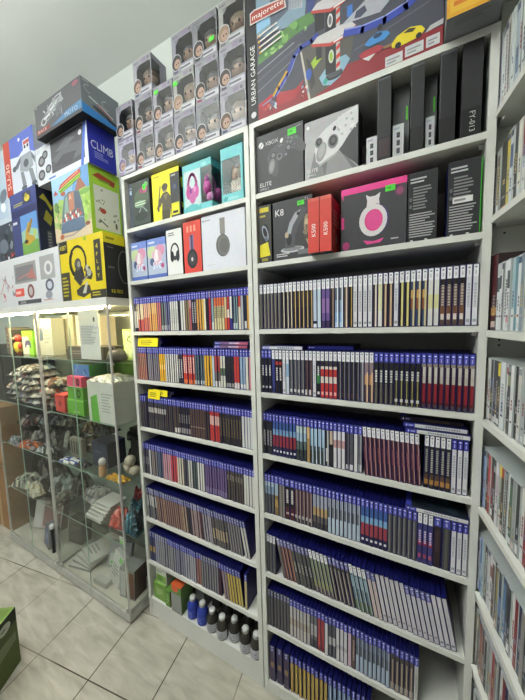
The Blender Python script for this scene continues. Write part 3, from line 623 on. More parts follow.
# ------------------------------------------------------------------ boxed goods
def carton(name, label, cat, x0, x1, y0, y1, z0, z1, col, fr=None, rt=None, tp=None, lf=None, group=None, right=None, top=None, left=None, mat='print', bottom=None, extra=None):
    z0 += .0006; z1 += .0006
    m = MB(); m.box(x0, x1, y0, y1, z0, z1, col, mat, right=right, top=top, left=left, bottom=bottom)
    if fr: m.lift = 3e-4; fr(front(m, x0, x1, y0, z0, z1, mat))
    if rt: m.lift = 3e-4; rt(side(m, x1, y0, y1, z0, z1, mat))
    if tp: m.lift = 3e-4; tp(topf(m, x0, x1, y0, y1, z1, mat))
    if extra: extra(m)
    o = m.build(name, pivot=((x0+x1)/2, (y0+y1)/2, z0))
    return tag(o, label, cat, group)
def child(parent, name, fn, label=None):
    m = MB(); fn(m); o = m.build(name, parent)
    if label: o['label'] = label
    return o
def sticker(parent, x, y, z, w=.03, h=.017):
    def f(m):
        m.rbox(x, x+w, y-.001, y, z, z+h, .0004, '#4fd13a'); m.lift = 5e-4
        front(m, x, x+w, y-.001, z, z+h).bars(.2, .25, .8, .75, 1, '#2f9a24')
    return child(parent, 'price_sticker', f, 'bright green price sticker')

def headset(c, cu, cv, s, band, cup, wd=.008, ear=None, asp=1.0):
    """over-ear headphones seen from the front; s is half the width as a share of the face height"""
    k = c.h/c.w
    c.arc(cu, cv+.1*s, s*.85*k, s*1.15, -5, 185, wd, band)
    for d in (-1, 1):
        c.ell(cu+d*s*.82*k, cv-.15*s, s*.3*k, s*.5, cup, rot=d*.15)
        if ear: c.ell(cu+d*s*.78*k, cv-.15*s, s*.17*k, s*.33, ear, rot=d*.15)
def pad(c, cu, cv, s, body, dark, light, rot=.5):
    """game controller, three-quarter view"""
    k = c.h/c.w
    def q(x, y):
        X = x*math.cos(rot)-y*math.sin(rot); Y = x*math.sin(rot)+y*math.cos(rot); return cu+X*s*k, cv+Y*s
    c.poly([q(*p) for p in ((-1, -.55), (-.98, -.1), (-.8, .42), (-.5, .58), (.5, .58), (.8, .42), (.98, -.1), (1, -.55), (.86, -.72), (.68, -.62), (.42, -.2), (-.42, -.2), (-.68, -.62), (-.86, -.72))], body)
    for x, y, r, col in ((-.5, .25, .17, dark), (.28, -.02, .17, dark), (-.27, -.02, .15, light), (0, .42, .07, light)):
        u, v = q(x, y); c.ell(u, v, r*s*k, r*s, col)
        c.ell(u, v+.02*s, r*s*k*.6, r*s*.6, light if col == dark else dark)
    for x, y in ((.5, .38), (.5, .14), (.38, .26), (.62, .26)):
        u, v = q(x, y); c.ell(u, v, .055*s*k, .055*s, light)

YA = .012
z = ZL[1]
# --- middle bookcase, second board
def f(c):
    c.rect(0, .0, .14, 1, '#3a4152'); c.ell(.1, .8, .07, .05, '#9db5cf'); c.text('PS4', .04, .87, .035, '#c7d0dc')
    c.rect(.14, 0, 1, 1, '#3c4540'); c.ell(.6, .62, .36, .2, '#51604d'); c.ell(.78, .8, .14, .09, '#b5577a'); c.ell(.62, .77, .1, .06, '#8f4a66'); c.ell(.85, .88, .1, .06, '#6fae6a')
    c.ell(.5, .5, .26, .08, '#6d8a72'); c.bars(.28, .46, .8, .56, 2, '#b9c9b0', 2); c.line([(.35, .2), (.6, .45), (.85, .3)], .006, '#7f8f86'); c.ell(.55, .22, .3, .1, '#2f3634'); c.rect(.14, .0, 1, .06, '#2b302f')
o = carton('game_box', 'dark green boxed game set beside the yellow boxed headset', 'box', -.698, -.556, YA, .11, z, z+.212, '#333a38', f, left='#2b3140')
sticker(o, -.60, YA, z+.165, .022, .025)
def f(c):
    c.rect(.68, .02, 1, .9, '#3a3b3d'); c.rect(.7, .06, .97, .3, '#d8cf22'); c.rect(.74, .09, .92, .14, '#2c2c2a')
    c.poly([(.17, .22), (.24, .5), (.3, .72), (.33, .72), (.27, .45), (.24, .2)], '#4a4838')
    c.poly([(.33, .02), (.36, .38), (.3, .3), (.14, .26), (.28, .46), (.4, .56), (.56, .57), (.68, .46), (.7, .3), (.62, .02)], '#55503f')
    c.ell(.48, .64, .09, .07, '#8d7a5c'); c.ell(.48, .68, .11, .07, '#4d4636'); c.poly([(.42, .52), (.5, .4), (.58, .53)], '#7a6d4c'); c.rect(.34, .0, .62, .2, '#47432f')
    c.bars(.08, .9, .4, .95, 1, '#a8a01c'); c.ell(.84, .62, .09, .08, '#2a3a5c'); c.ell(.84, .62, .05, .05, '#51555a'); c.bars(.72, .82, .96, .88, 1, '#9c9c96')
def g(c): c.rect(0, 0, 1, 1, '#2c2c2c'); c.rect(.1, .6, .9, .8, '#d8cf22'); c.rect(.1, .2, .8, .3, '#c9c020')
carton('headset_box', 'yellow boxed headset with a helmeted figure printed on its front', 'box', -.537, -.367, YA, .12, z, z+.214, '#dfd522', f, g, right='#2c2c2c')

def windowbox(name, label, x0, x1, z0, z1, y0, y1, wx0, wx1, wz0, wz1, col, inner, art=None, cat='box', fig=None):
    """carton with a clear front window; wx, wz are world spans of the opening; the window wraps the right side when wx1 == x1"""
    root = empty(name, label, cat, ((x0+x1)/2, (y0+y1)/2, z0))
    z0 += .0006; m = MB(); th = .0015
    m.box(x0, x1, y1-th, y1, z0, z1, col); m.box(x0, x0+th, y0, y1, z0, z1, col)
    m.box(x0, x1, y0, y1, z0, z0+th, col); m.box(x0, x1, y0, y1, z1-th, z1, col)
    if wx1 < x1: m.box(x1-th, x1, y0, y1, z0, z1, col)
    else:
        m.box(x1-th, x1, y0, y1, z0, wz0, col); m.box(x1-th, x1, y0, y1, wz1, z1, col)
        m.box(x1-th, x1, y1-.02, y1, z0, z1, col)
    m.box(x0, x1, y0, y0+th, z0, wz0, col); m.box(x0, x1, y0, y0+th, wz1, z1, col)
    if wx0 > x0: m.box(x0, wx0, y0, y0+th, wz0, wz1, col)
    if wx1 < x1: m.box(wx1, x1, y0, y0+th, wz0, wz1, col)
    m.box(x0+th, x1-th, y1-.006, y1-.004, z0+th, z1-th, inner)
    m.lift = 3e-4
    if art: art(front(m, x0, x1, y0, z0, z1))
    m.build('carton', root)
    def w(mm):
        mm.face([(wx0, y0+.0008, wz0), (wx1-.0005, y0+.0008, wz0), (wx1-.0005, y0+.0008, wz1), (wx0, y0+.0008, wz1)], '#ffffff', 'film')
        if wx1 >= x1: mm.face([(x1-.0005, y0+.0008, wz0), (x1-.0005, y1-.02, wz0), (x1-.0005, y1-.02, wz1), (x1-.0005, y0+.0008, wz1)], '#ffffff', 'film')
    child(root, 'window', w, 'clear plastic window')
    if fig: child(root, *fig)
    return root
TEAL = '#6fbfc4'
def f(c):
    c.rect(.06, .14, .62, .86, '#b9c8cc'); c.poly([(0, 0), (.62, 0), (.62, .12), (.3, .18), (0, .1)], '#58b0b2'); c.arc(.3, .1, .25, .1, 0, 180, .003, '#a9dadb'); c.ell(.75, .9, .1, .04, '#8ed0d2')
    c.arc(.34, .48, .15, .3, 0, 180, .012, '#c25a9c'); c.ell(.22, .42, .1, .14, '#b5488d'); c.ell(.46, .42, .1, .14, '#c25aa0'); c.ell(.34, .34, .12, .16, '#b8609c'); c.ell(.28, .45, .04, .06, '#7a3a8a'); c.ell(.42, .47, .04, .06, '#d68ac0')
    c.poly([(.18, .5), (.16, .62), (.26, .56)], '#b5488d'); c.poly([(.5, .5), (.53, .62), (.42, .56)], '#b5488d')
def fig(m):
    c = Vector((-.213, .05, z+.09))
    m.tube([(c.x-.012+.0*k, c.y-.035*math.cos(k*.35), c.z+.055*math.sin(k*.35)+.01) for k in range(10)], .006, '#b04f8e')
    for y in (-.035, .035): m.ball((c.x, c.y+y, c.z-.005), (.02, .016, .028), '#a8478a')
    m.ball((c.x+.008, c.y-.03, c.z-.04), (.016, .014, .02), '#c47ab0')
    m.ball((c.x, c.y-.035, c.z+.028), (.01, .008, .014), '#8a3a80')
windowbox('headset_box', 'turquoise window box holding a pink cat-eared headset', -.347, -.188, z, z+.202, YA, .135, -.246, -.188, z+.03, z+.172, TEAL, '#8d7f8a', f, fig=('headset', fig))
def f(c):
    c.ell(.5, .07, .3, .03, '#8fd0cf'); c.ell(.2, .08, .1, .04, '#4fa5a6')
def fig(m):
    m.ball((-.092, .06, z+.075), (.03, .03, .042), '#b8ab97'); m.ball((-.092, .055, z+.125), (.022, .02, .025), '#a58a6a'); m.ball((-.092, .036, z+.105), (.013, .01, .014), '#8a5c3c')
    for d in (-1, 1): m.ball((-.092+d*.016, .055, z+.152), (.008, .006, .012), '#a58a6a')
    m.ball((-.07, .05, z+.05), (.022, .025, .024), '#c4bcae')
windowbox('toy_box', 'tall turquoise window box with a beige toy beside the divider', -.142, -.036, z, z+.212, YA, .125, -.136, -.048, z+.036, z+.168, TEAL, '#a9aeb0', f, fig=('toy', fig))

# --- middle bookcase, third board
z = ZL[2]
def f(c):
    c.rect(0, .82, 1, 1, '#6f86c6'); c.bars(.08, .86, .6, .95, 1, '#c9d0ea'); c.rect(0, .1, 1, .82, '#a9b4c9')
    c.ell(.25, .66, .25, .16, '#b9c99a'); c.ell(.68, .68, .26, .15, '#c98aa8'); c.ell(.5, .52, .28, .2, '#cda5b5'); c.poly([(.3, .4), (.45, .72), (.55, .72), (.6, .45)], '#dcd6d8'); c.ell(.25, .42, .12, .1, '#4d5a80')
    c.text('S1G', .28, .24, .17, '#dfe7f0', w=.5); c.ell(.8, .3, .08, .06, '#b04a78'); c.rect(0, 0, 1, .1, '#4f68b0')
def ps(x0, x1, label):
    carton('game_box', label, 'box', x0, x1, YA, .06, z, z+.186, '#5a73b8', f, left='#44589c', group='boxed games with blue top bands')
ps(-.711, -.600, 'pastel boxed game with blue top band, nearer the glass cabinet')
ps(-.594, -.470, 'pastel boxed game with blue top band, beside the white headphone box')
def f(c):
    c.bars(.12, .86, .7, .95, 2, '#6c7076', 4); c.rect(0, 0, 1, .03, '#b5b5b5'); c.arc(.52, .5, .25, .19, -20, 200, .008, '#2f3033'); c.ell(.34, .42, .12, .12, '#26272a'); c.ell(.7, .42, .12, .12, '#303134'); c.ell(.52, .38, .1, .05, '#3a3a3d')
carton('headphone_box', 'narrow white box with small black headphones on it', 'box', -.463, -.368, YA, .10, z, z+.206, '#d9dad8', f, group='boxed headphones', right='#2a2a2c')
def f(c):
    [c.rect(.2+.2*k, .8, .32+.2*k, .92, '#d98a74') for k in range(3)]
    c.line([(.46, .38), (.46, .72)], .016, '#4a3f62'); c.line([(.38, .42), (.38, .7)], .006, '#8a7aa0'); c.line([(.56, .42), (.56, .74)], .006, '#7a6a90'); c.ell(.48, .28, .3, .19, '#2c2b30'); c.ell(.48, .28, .2, .13, '#3c3b40'); c.ell(.47, .27, .06, .04, '#b9b9bd')
carton('headphone_box', 'narrow red box with black headphone beside the big white one', 'box', -.358, -.259, YA, .10, z, z+.222, '#cf4639', f, group='boxed headphones', right='#7a2a24')
def f(c):
    c.rect(.03, .9, .06, .935, '#5a8a9c'); c.bars(.07, .9, .3, .935, 1, '#8a9098'); c.line([(.52, .52), (.5, .66), (.5, .88)], .02, '#7a7977'); c.line([(.5, .66), (.5, .88)], .026, '#83827f')
    c.ell(.5, .42, .16, .2, '#5c5c5c', rot=.1); c.ell(.515, .42, .14, .185, '#6d6d6c', rot=.1); c.ell(.52, .42, .1, .13, '#646463'); c.bars(.1, .08, .4, .12, 1, '#bfc3cc')
carton('headphone_box', 'large white box with grey headphones beside the divider', 'box', -.253, -.0355, YA, .11, z, z+.226, '#cfd1da', f, tp=None, top='#4a4a8c', group='boxed headphones')

# --- corner bookcase, second board
z = ZR[1]
def f(c):
    c.ell(.11, .83, .055, .055, '#d5d5d5'); c.line([(.08, .79), (.15, .87)], .003, '#555555'); c.text('XBOX', .2, .8, .065, '#c9c9c9')
    pad(c, .6, .6, .36, '#525357', '#3f4044', '#77797d', .5); c.spots(10, ['#6a6c70', '#85878b', '#5a5b60'], .008, .02, 6, (.5, .5, .92, .85)); c.ell(.34, .42, .07, .13, '#77787b', rot=-.2); c.ell(.34, .42, .045, .09, '#8d8d8f', rot=-.2)
    c.ell(.56, .8, .03, .04, '#d9d9d9', rot=-.4); c.text('ELITE', .07, .11, .07, '#d2d2d2'); c.text('SERIES 2', .07, .05, .035, '#bdbdbd'); c.line([(.82, .93), (.96, .95)], .002, '#a9a9a9'); c.ell(.86, .78, .03, .02, '#4f7a52')
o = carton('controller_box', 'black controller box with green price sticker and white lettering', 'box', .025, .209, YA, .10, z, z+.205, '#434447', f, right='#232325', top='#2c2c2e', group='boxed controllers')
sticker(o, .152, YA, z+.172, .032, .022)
def f(c):
    c.poly([(.2, 0), (.26, .3), (.62, .44), (1, .02), (1, 0)], '#6b6b6d'); c.poly([(.62, .4), (1, .76), (1, .05)], '#414245'); c.poly([(.4, 0), (.45, .3), (.64, .42), (.92, 0)], '#8a8a8b')
    c.poly([(.08, .04), (.19, .46), (.3, .4), (.38, .02)], '#7c7c7e')
    c.poly([(.22, .3), (.2, .5), (.24, .68), (.42, .8), (.62, .88), (.66, .92), (.98, .99), (1, .99), (1, .73), (.84, .58), (.72, .44), (.64, .37), (.3, .23)], '#cdcdcf'); c.spots(14, ['#bdbdc0', '#dadadb', '#a9a9ad'], .01, .03, 4, (.55, .55, .98, .95)); c.poly([(.22, .3), (.3, .24), (.62, .36), (.62, .32), (.3, .2)], '#a5a5a5')
    for u, v, r in ((.28, .6, .075), (.55, .55, .1)): c.ell(u, v, r, r*1.15, '#77787a'); c.ell(u, v+.01, r*.75, r*.85, '#2f2f31'); c.ell(u+.01, v+.02, r*.4, r*.5, '#55565a')
    c.ell(.33, .43, .09, .16, '#8f8f8f', rot=-.3); c.ell(.33, .45, .06, .12, '#a5a5a5', rot=-.3); c.ell(.58, .75, .03, .04, '#2b2b2d', rot=-.5)
    for u, v in ((.8, .84), (.9, .8), (.78, .74), (.88, .9), (.66, .7), (.72, .62)): c.ell(u, v, .022, .022, '#aaaaaa')
    c.ell(.07, .9, .03, .03, '#e0e0e0'); c.text('XBOX', .12, .885, .04, '#b5b5b5'); c.text('ELITE', .05, .13, .06, '#e3e3e3'); c.text('SERIES 2', .05, .07, .03, '#e3e3e3')
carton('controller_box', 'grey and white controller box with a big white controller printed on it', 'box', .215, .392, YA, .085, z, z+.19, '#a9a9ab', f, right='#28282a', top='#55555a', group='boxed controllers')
# upright black boxes with their narrow sides forward
def tall(x0, x1, zt, label, y0=.0, lower=True, red=False):
    def f(c):
        c.rect(0, .97, 1, 1, '#55565a'); c.rect(0, 0, .04, 1, '#6a6b70')
        if lower: c.rect(0, 0, 1, .28, '#19191b')
        if red: c.rect(.1, .04, .9, .26, '#3a2a30')
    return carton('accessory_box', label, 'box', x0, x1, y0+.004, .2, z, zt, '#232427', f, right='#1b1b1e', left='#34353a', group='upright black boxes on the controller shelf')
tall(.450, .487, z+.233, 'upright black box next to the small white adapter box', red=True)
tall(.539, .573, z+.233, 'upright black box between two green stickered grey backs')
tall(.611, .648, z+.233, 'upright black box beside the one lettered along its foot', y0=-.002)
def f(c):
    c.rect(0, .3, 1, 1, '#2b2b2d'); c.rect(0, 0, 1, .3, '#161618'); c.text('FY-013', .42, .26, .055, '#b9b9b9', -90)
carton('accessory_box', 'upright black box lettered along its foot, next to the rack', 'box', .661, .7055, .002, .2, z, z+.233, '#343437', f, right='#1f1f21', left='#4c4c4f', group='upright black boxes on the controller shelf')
def grey(x0, x1, label, gs=True):
    def f(c):
        c.rect(0, 0, 1, .06, '#2a2a2c')
    o = carton('adapter_box', label, 'box', x0, x1, .06, .2, z, z+.228, '#6b6e6e', f, group='grey backed boxes on the controller shelf', right='#3a3a3c')
    if gs: child(o, 'price_sticker', lambda m: m.box(x1-.009, x1-.004, .0585, .0599, z+.125, z+.165, '#67e03a'), 'bright green price sticker')
    return o
grey(.489, .534, 'grey backed box with green sticker, further from the rack')
grey(.576, .606, 'grey backed box with green sticker, nearer the rack')
def f(c):
    c.bars(.12, .84, .9, .93, 1, '#8d93a8')
    for k in range(3): c.rect(.36, .12+.24*k, .66, .28+.24*k, '#2d2e33'); c.rect(.42, .16+.24*k, .6, .24+.24*k, '#4a4b50')
carton('adapter_box', 'small white box with three ports, beside the grey controller box', 'box', .416, .447, .02, .10, z, z+.085, '#c6c7c9', f, group='small white three-port boxes')
carton('adapter_box', 'small white box with three ports, between the first two upright boxes', 'box', .492, .522, .012, .058, z, z+.092, '#b3b5b8', f, group='small white three-port boxes')
carton('adapter_box', 'small white box with three ports, between later upright boxes', 'box', .578, .6, .012, .058, z, z+.085, '#a9abae', f, group='small white three-port boxes')

# --- corner bookcase, third board
z = ZR[2]
def f(c):
    c.rect(0, 0, 1, .06, '#232323'); c.rect(.1, .88, .82, .96, '#c9bb2a'); c.bars(.12, .78, .8, .85, 1, '#a89a3a'); c.ell(.5, .5, .32, .18, '#2b2b2d'); c.ell(.52, .52, .22, .14, '#8d97a8', rot=.3); c.ell(.52, .52, .15, .1, '#1f2024', rot=.3); c.ell(.6, .42, .12, .05, '#5a6170')
    c.poly([(.06, .1), (.08, .32), (.72, .36), (.9, .12)], '#d3c92b'); c.rect(.2, .03, .7, .08, '#8f8a3c')
carton('mouse_box', 'narrow black and yellow box at the end beside the divider', 'box', .026, .079, YA, .09, z, z+.212, '#3c3c39', f, right='#2a2a2a')
def f(c):
    c.text('K8', .07, .76, .11, '#dcdcdc', w=.22); c.text('7.1', .82, .93, .04, '#bdbdbd')
    c.ell(.5, .17, .3, .05, '#b5b7b9'); c.ell(.5, .18, .25, .035, '#7a7d80')
    c.poly([(.3, .2), (.34, .42), (.42, .62), (.56, .78), (.74, .84), (.86, .8), (.8, .66), (.66, .55), (.58, .4), (.56, .2)], '#4a4c50'); c.poly([(.36, .44), (.44, .62), (.58, .76), (.72, .8), (.64, .68), (.52, .56), (.46, .42)], '#9aa0a6')
    c.ell(.42, .34, .07, .1, '#2a2c30'); c.ell(.36, .42, .05, .05, '#a89c84'); c.ell(.9, .45, .1, .26, '#8d8266', rot=.1); c.ell(.92, .45, .07, .2, '#5a5548', rot=.1); c.spots(12, ['#b3a888', '#4a463c', '#77705c'], .03, .06, 6, (.8, .25, 1, .75)); c.ell(.66, .74, .04, .03, '#26282c')
    c.bars(.08, .06, .5, .13, 2, '#b5b5b5', 3); c.rect(.64, .07, .98, .15, '#6a6c70')
o = carton('headset_box', 'dark grey boxed headset lettered with a letter and number, behind red boxes', 'box', .084, .2375, YA+.006, .10, z, z+.214, '#3b3c40', f, group='boxed headsets', right='#2c2c2e', top='#2f2f31')
sticker(o, .182, YA+.006, z+.186, .026, .016)
def g(c):
    c.spots(7, ['#d98a80', '#b5443a', '#a8a0a0'], .04, .09, 8, (.05, .1, .95, .5)); c.bars(.2, .5, .8, .8, 4, '#d6978c', 2)
for k, (a, b2, w) in enumerate(((.239, .2775, 'nearer the divider'), (.2795, .318, 'nearer the pink boxed headset'))):
    def ff(c):
        c.rect(0, .94, 1, 1, '#c95a4e'); c.text('K500', .68, .3, .36*(c.w/c.h), '#ece4e0', 90)
    carton('mouse_pad_box', f'upright narrow red box with vertical lettering, {w}', 'box', a, b2, -.034, .09, z+.0, z+.176, '#c74238', ff, g, right='#a8382f', top='#d65a4c', bottom='#4a4c58', group='upright red boxes')
def f(c):
    c.rect(0, .9, 1, 1, '#dd3f8c'); c.poly([(0, .9), (.04, .82), (.04, .9)], '#dd3f8c')
    c.poly([(.4, .84), (.46, .8), (.55, .8), (.62, .84), (.6, .74), (.62, .55), (.4, .55), (.42, .74)], '#cfc9cc'); c.ell(.53, .43, .22, .25, '#46366a'); c.ell(.51, .43, .215, .25, '#d0cacd'); c.ell(.52, .43, .14, .17, '#cf3f84'); c.ell(.53, .43, .12, .15, '#d64a8c')
    c.poly([(.36, .13), (.52, .1), (.68, .13), (.62, .07), (.42, .06)], '#cf4488'); c.ell(.9, .8, .075, .085, '#5a3a4c'); c.ell(.9, .8, .05, .055, '#8a4468'); c.rect(0, .36, .05, .55, '#d63f86'); c.ell(.08, .08, .06, .07, '#a03468'); c.bars(.78, .08, .95, .12, 1, '#a9a9a9')
o = carton('headset_box', 'large black and pink boxed headset with a cat-eared cup on the front', 'box', .340, .5335, YA-.004, .13, z, z+.196, '#3c3c40', f, group='boxed headsets', top='#d23c86', right='#2a2a2c', left='#cf3a84')
sticker(o, .474, YA-.004, z+.162, .028, .018)
def blk(x0, x1, h, seed, label, green=False, lab=False):
    def f(c):
        c.bars(.08, .84, .75, .93, 2, '#b5b5b5', seed); c.bars(.18, .46, .82, .8, 8, '#7c7c7e', seed+1); c.ell(.1, .62, .05, .03, '#5f6063'); c.ell(.1, .52, .05, .03, '#5f6063')
        c.bars(.06, .06, .95, .42, 10, '#a0a0a2', seed+2); c.rect(.1, .0, .2, .03, '#bdbdbd'); c.rect(.6, 0, .7, .03, '#bdbdbd')
        if lab: c.rect(.16, .44, .78, .52, '#d6d6d6'); c.bars(.2, .45, .75, .51, 1, '#8a8a8a')
    def ex(m):
        if green: m.box(x1, x1+.002, YA, .12, z+.002, z+h, '#3fae2f')
    carton('headset_box', label, 'box', x0, x1, YA, .12, z, z+h, '#2b2c2f', f, group='boxed headsets', right='#1f2022', left='#26306a', extra=ex)
blk(.5365, .612, .198, 3, 'narrow black boxed headset with small print, beside the pink one')
blk(.637, .712, .202, 9, 'narrow black boxed headset with white label, beside the rack', True, True)

# --- on the corner bookcase's top board
z = ZR[0]
def f(c):
    c.rect(.07, 0, 1, 1, '#4d4f5c'); c.rect(0, 0, .07, 1, '#1d1d21')
    c.poly([(.07, .62), (.07, 1), (.4, 1), (.36, .56), (.2, .6)], '#7f97a8'); c.poly([(.07, .66), (.07, .8), (.13, .82), (.16, .68)], '#86b3d3'); c.poly([(.16, .64), (.27, .7), (.28, 1), (.16, 1)], '#596070'); c.poly([(.27, .7), (.35, .66), (.36, 1), (.28, 1)], '#a3a8b0')
    for k in range(8): c.line([(.275+.009*k, .7-.004*k), (.28+.009*k, 1)], .0018, '#767d88')
    c.rect(.375, .6, .42, 1, '#3c4780'); c.rect(.43, .6, 1, 1, '#5a5d6c')
    c.poly([(.07, .40), (.08, .48), (.2, .56), (.3, .6), (.4, .6), (.42, .52), (.3, .5), (.18, .44)], '#56824a'); c.spots(26, ['#43703a', '#74a15a', '#4f7a42', '#8db56c'], .008, .022, 3, (.075, .43, .42, .6))
    c.poly([(.07, .42), (.3, .48), (.42, .5), (1, .5), (1, .12), (.35, .13), (.07, .12)], '#474955'); c.line([(.07, .36), (.3, .45)], .004, '#8d8f9a'); c.line([(.07, .3), (.34, .42)], .006, '#5c5e6a'); c.line([(.07, .22), (.3, .34)], .003, '#7c7e8a'); c.line([(.62, .2), (.99, .297)], .004, '#5c5e6b')
    c.poly([(.07, 0), (.07, .12), (.2, .1), (.36, .12), (.6, .13), (.8, .12), (1, .115), (1, 0)], '#8c2730'); c.poly([(.07, .12), (.16, .16), (.3, .12), (.36, .16), (.3, .05), (.1, .06)], '#a52c35')
    # play mat and tower
    c.poly([(.335, .36), (.345, .36), (.392, .0), (.38, .0)], '#b9b2a8'); c.poly([(.345, .36), (.4, .38), (.62, .3), (.6, .15), (.5, .04), (.392, .0)], '#55524e'); c.poly([(.37, .3), (.395, .26), (.42, .1), (.395, .06)], '#3d3b3a'); c.poly([(.395, .25), (.44, .3), (.456, .25), (.41, .2)], '#9cb83c')
    c.poly([(.46, .06), (.44, .12), (.5, .2), (.58, .2), (.6, .16), (.55, .07), (.5, .04)], '#86abc0'); c.ell(.52, .1, .045, .03, '#2c2d33'); c.ell(.52, .11, .04, .025, '#4a4c54'); c.ell(.474, .08, .012, .02, '#3fa08a'); c.ell(.383, .18, .016, .04, '#3858ac')
    c.rect(.475, .12, .545, .66, '#2a2a2e'); c.rect(.53, .12, .55, .66, '#b9b6b6')
    for k in range(9): c.poly([(.531, .135+.058*k), (.55, .15+.058*k), (.55, .178+.058*k), (.531, .163+.058*k)], '#c23a30')
    c.ell(.505, .23, .014, .045, '#c3c7b5'); c.ell(.505, .23, .008, .03, '#8fae3a'); c.ell(.5, .47, .014, .045, '#c9c9c9'); c.ell(.5, .47, .008, .03, '#6a6a70')
    c.rect(.42, .44, .47, .6, '#26262a'); c.rect(.425, .25, .455, .34, '#2c2c30')
    for v in (.335, .56): c.poly([(.4, v+.035), (.43, v+.07), (.6, v+.07), (.63, v+.02), (.5, v-.02)], '#c6c2c4'); c.poly([(.4, v+.02), (.4, v+.04), (.5, v-.012), (.6, v+.0), (.63, v+.025), (.63, v+.005), (.55, v-.03), (.5, v-.035)], '#b5433c'); c.line([(.52, v-.018), (.58, v-.008)], .005, '#dcd6d6')
    c.line([(.178, .13), (.21, .17), (.26, .25), (.3, .35), (.34, .39), (.4, .4), (.43, .42)], .014, '#34429a'); c.line([(.172, .14), (.2, .19), (.255, .27)], .008, '#c9a030'); c.line([(.19, .13), (.23, .18), (.28, .26), (.32, .36)], .0025, '#97a2da'); c.line([(.1, .1), (.178, .13)], .004, '#8a90b5'); c.ell(.17, .1, .02, .03, '#4f3a44')
    c.line([(.577, .34), (.66, .31), (.76, .3), (.85, .32), (.93, .38), (.98, .46)], .022, '#3446a6'); c.line([(.577, .36), (.66, .33), (.76, .322), (.85, .342), (.93, .41)], .004, '#8d9bd8'); c.ell(.74, .27, .012, .02, '#24242c'); c.poly([(.62, .4), (.63, .44), (.67, .45), (.68, .41), (.65, .39)], '#44485c'); c.rect(.585, .43, .612, .5, '#3f74c4'); c.poly([(.56, .4), (.7, .5), (.8, .42), (.74, .36)], '#a9abb5')
    c.poly([(.62, .4), (.63, .44), (.67, .45), (.68, .41), (.65, .39)], '#44485c')
    # cars
    c.poly([(.67, .2), (.69, .225), (.73, .245), (.775, .225), (.785, .2), (.76, .18), (.69, .18)], '#3f86c6'); c.ell(.73, .225, .02, .015, '#233a55'); c.poly([(.64, .15), (.67, .165), (.73, .165), (.76, .14), (.74, .12), (.66, .12)], '#a8323f'); c.poly([(.66, .12), (.69, .09), (.72, .12)], '#c9c3c3')
    c.poly([(.79, .13), (.815, .165), (.87, .185), (.915, .165), (.93, .135), (.91, .105), (.82, .095), (.795, .105)], '#d9c51f'); c.poly([(.84, .165), (.865, .18), (.895, .165), (.88, .15)], '#3d3822'); c.ell(.82, .108, .013, .018, '#26262a'); c.ell(.905, .113, .012, .017, '#26262a'); c.line([(.76, .13), (.79, .13)], .008, '#8a6a4a')
    for x0, x1, v in ((.765, .84, .0), (.85, .925, .012), (.935, .988, .015)): c.rect(x0, v+.003, x1, v+.065, '#c3c3c6'); c.bars(x0+.008, v+.012, x1-.008, v+.05, 2, '#8a8a90')
    c.poly([(.93, .11), (1, .12), (1, .15), (.95, .14)], '#b5b5b8'); c.spots(12, ['#d6d3d3', '#6a2a34', '#c96a5a', '#8a90a8'], .004, .01, 5, (.33, .03, .39, .12)); c.spots(10, ['#b9bcc8', '#5a5f78', '#c05a50'], .006, .014, 2, (.11, .03, .2, .11))
    # lettering
    c.text('URBAN GARAGE', .056, .135, .042, '#e3e3e3', 90); c.ell(.04, .055, .018, .024, '#c9c9cb'); c.ell(.035, .965, .012, .02, '#a9a9ac')
    c.poly([(.03, .74), (.03, .83), (.06, .84), (.25, .8), (.26, .72), (.1, .735)], '#d0c8c8'); c.poly([(.035, .75), (.035, .82), (.06, .83), (.245, .79), (.25, .73), (.1, .745)], '#a5453a'); c.text('majorette', .045, .755, .05, '#ece6e2', -2, .195)
    for k in range(4): c.line([(.09+.004*k, .627-.041*k), (.2+.01*k, .652-.038*k)], .0055, '#dddcda'); c.ell(.082+.004*k, .625-.041*k, .006, .01, '#d9a43a')
carton('toy_garage_box', 'large toy garage box with cars and ramps, on the corner bookcase', 'toy box', .0, .6140, .003, .16, z, z+.44, '#33343a', f, right='#b9bbbf', left='#1f1f23')
def f(c):
    c.rect(.0, .0, 1, 1, '#d9a02e'); c.rect(.06, .03, 1, 1, '#dfb03a'); c.bars(.12, .06, .95, .4, 5, '#c9772a', 4)
def uf(m):
    # printed underside seen from below
    cv = Cv(m, (.6182, .0, z+.0046), (1, 0, 0), (0, -1, 0), .114, .064); m.lift = 3e-4
    cv.bars(.15, .55, .9, .85, 3, '#6f7175', 7)
carton('toy_box', 'orange topped box overhanging the board end beside the rack', 'toy box', .6175, .733, -.065, .16, z+.004, z+.3, '#8d8f93', f, extra=uf, bottom='#7c7e83')

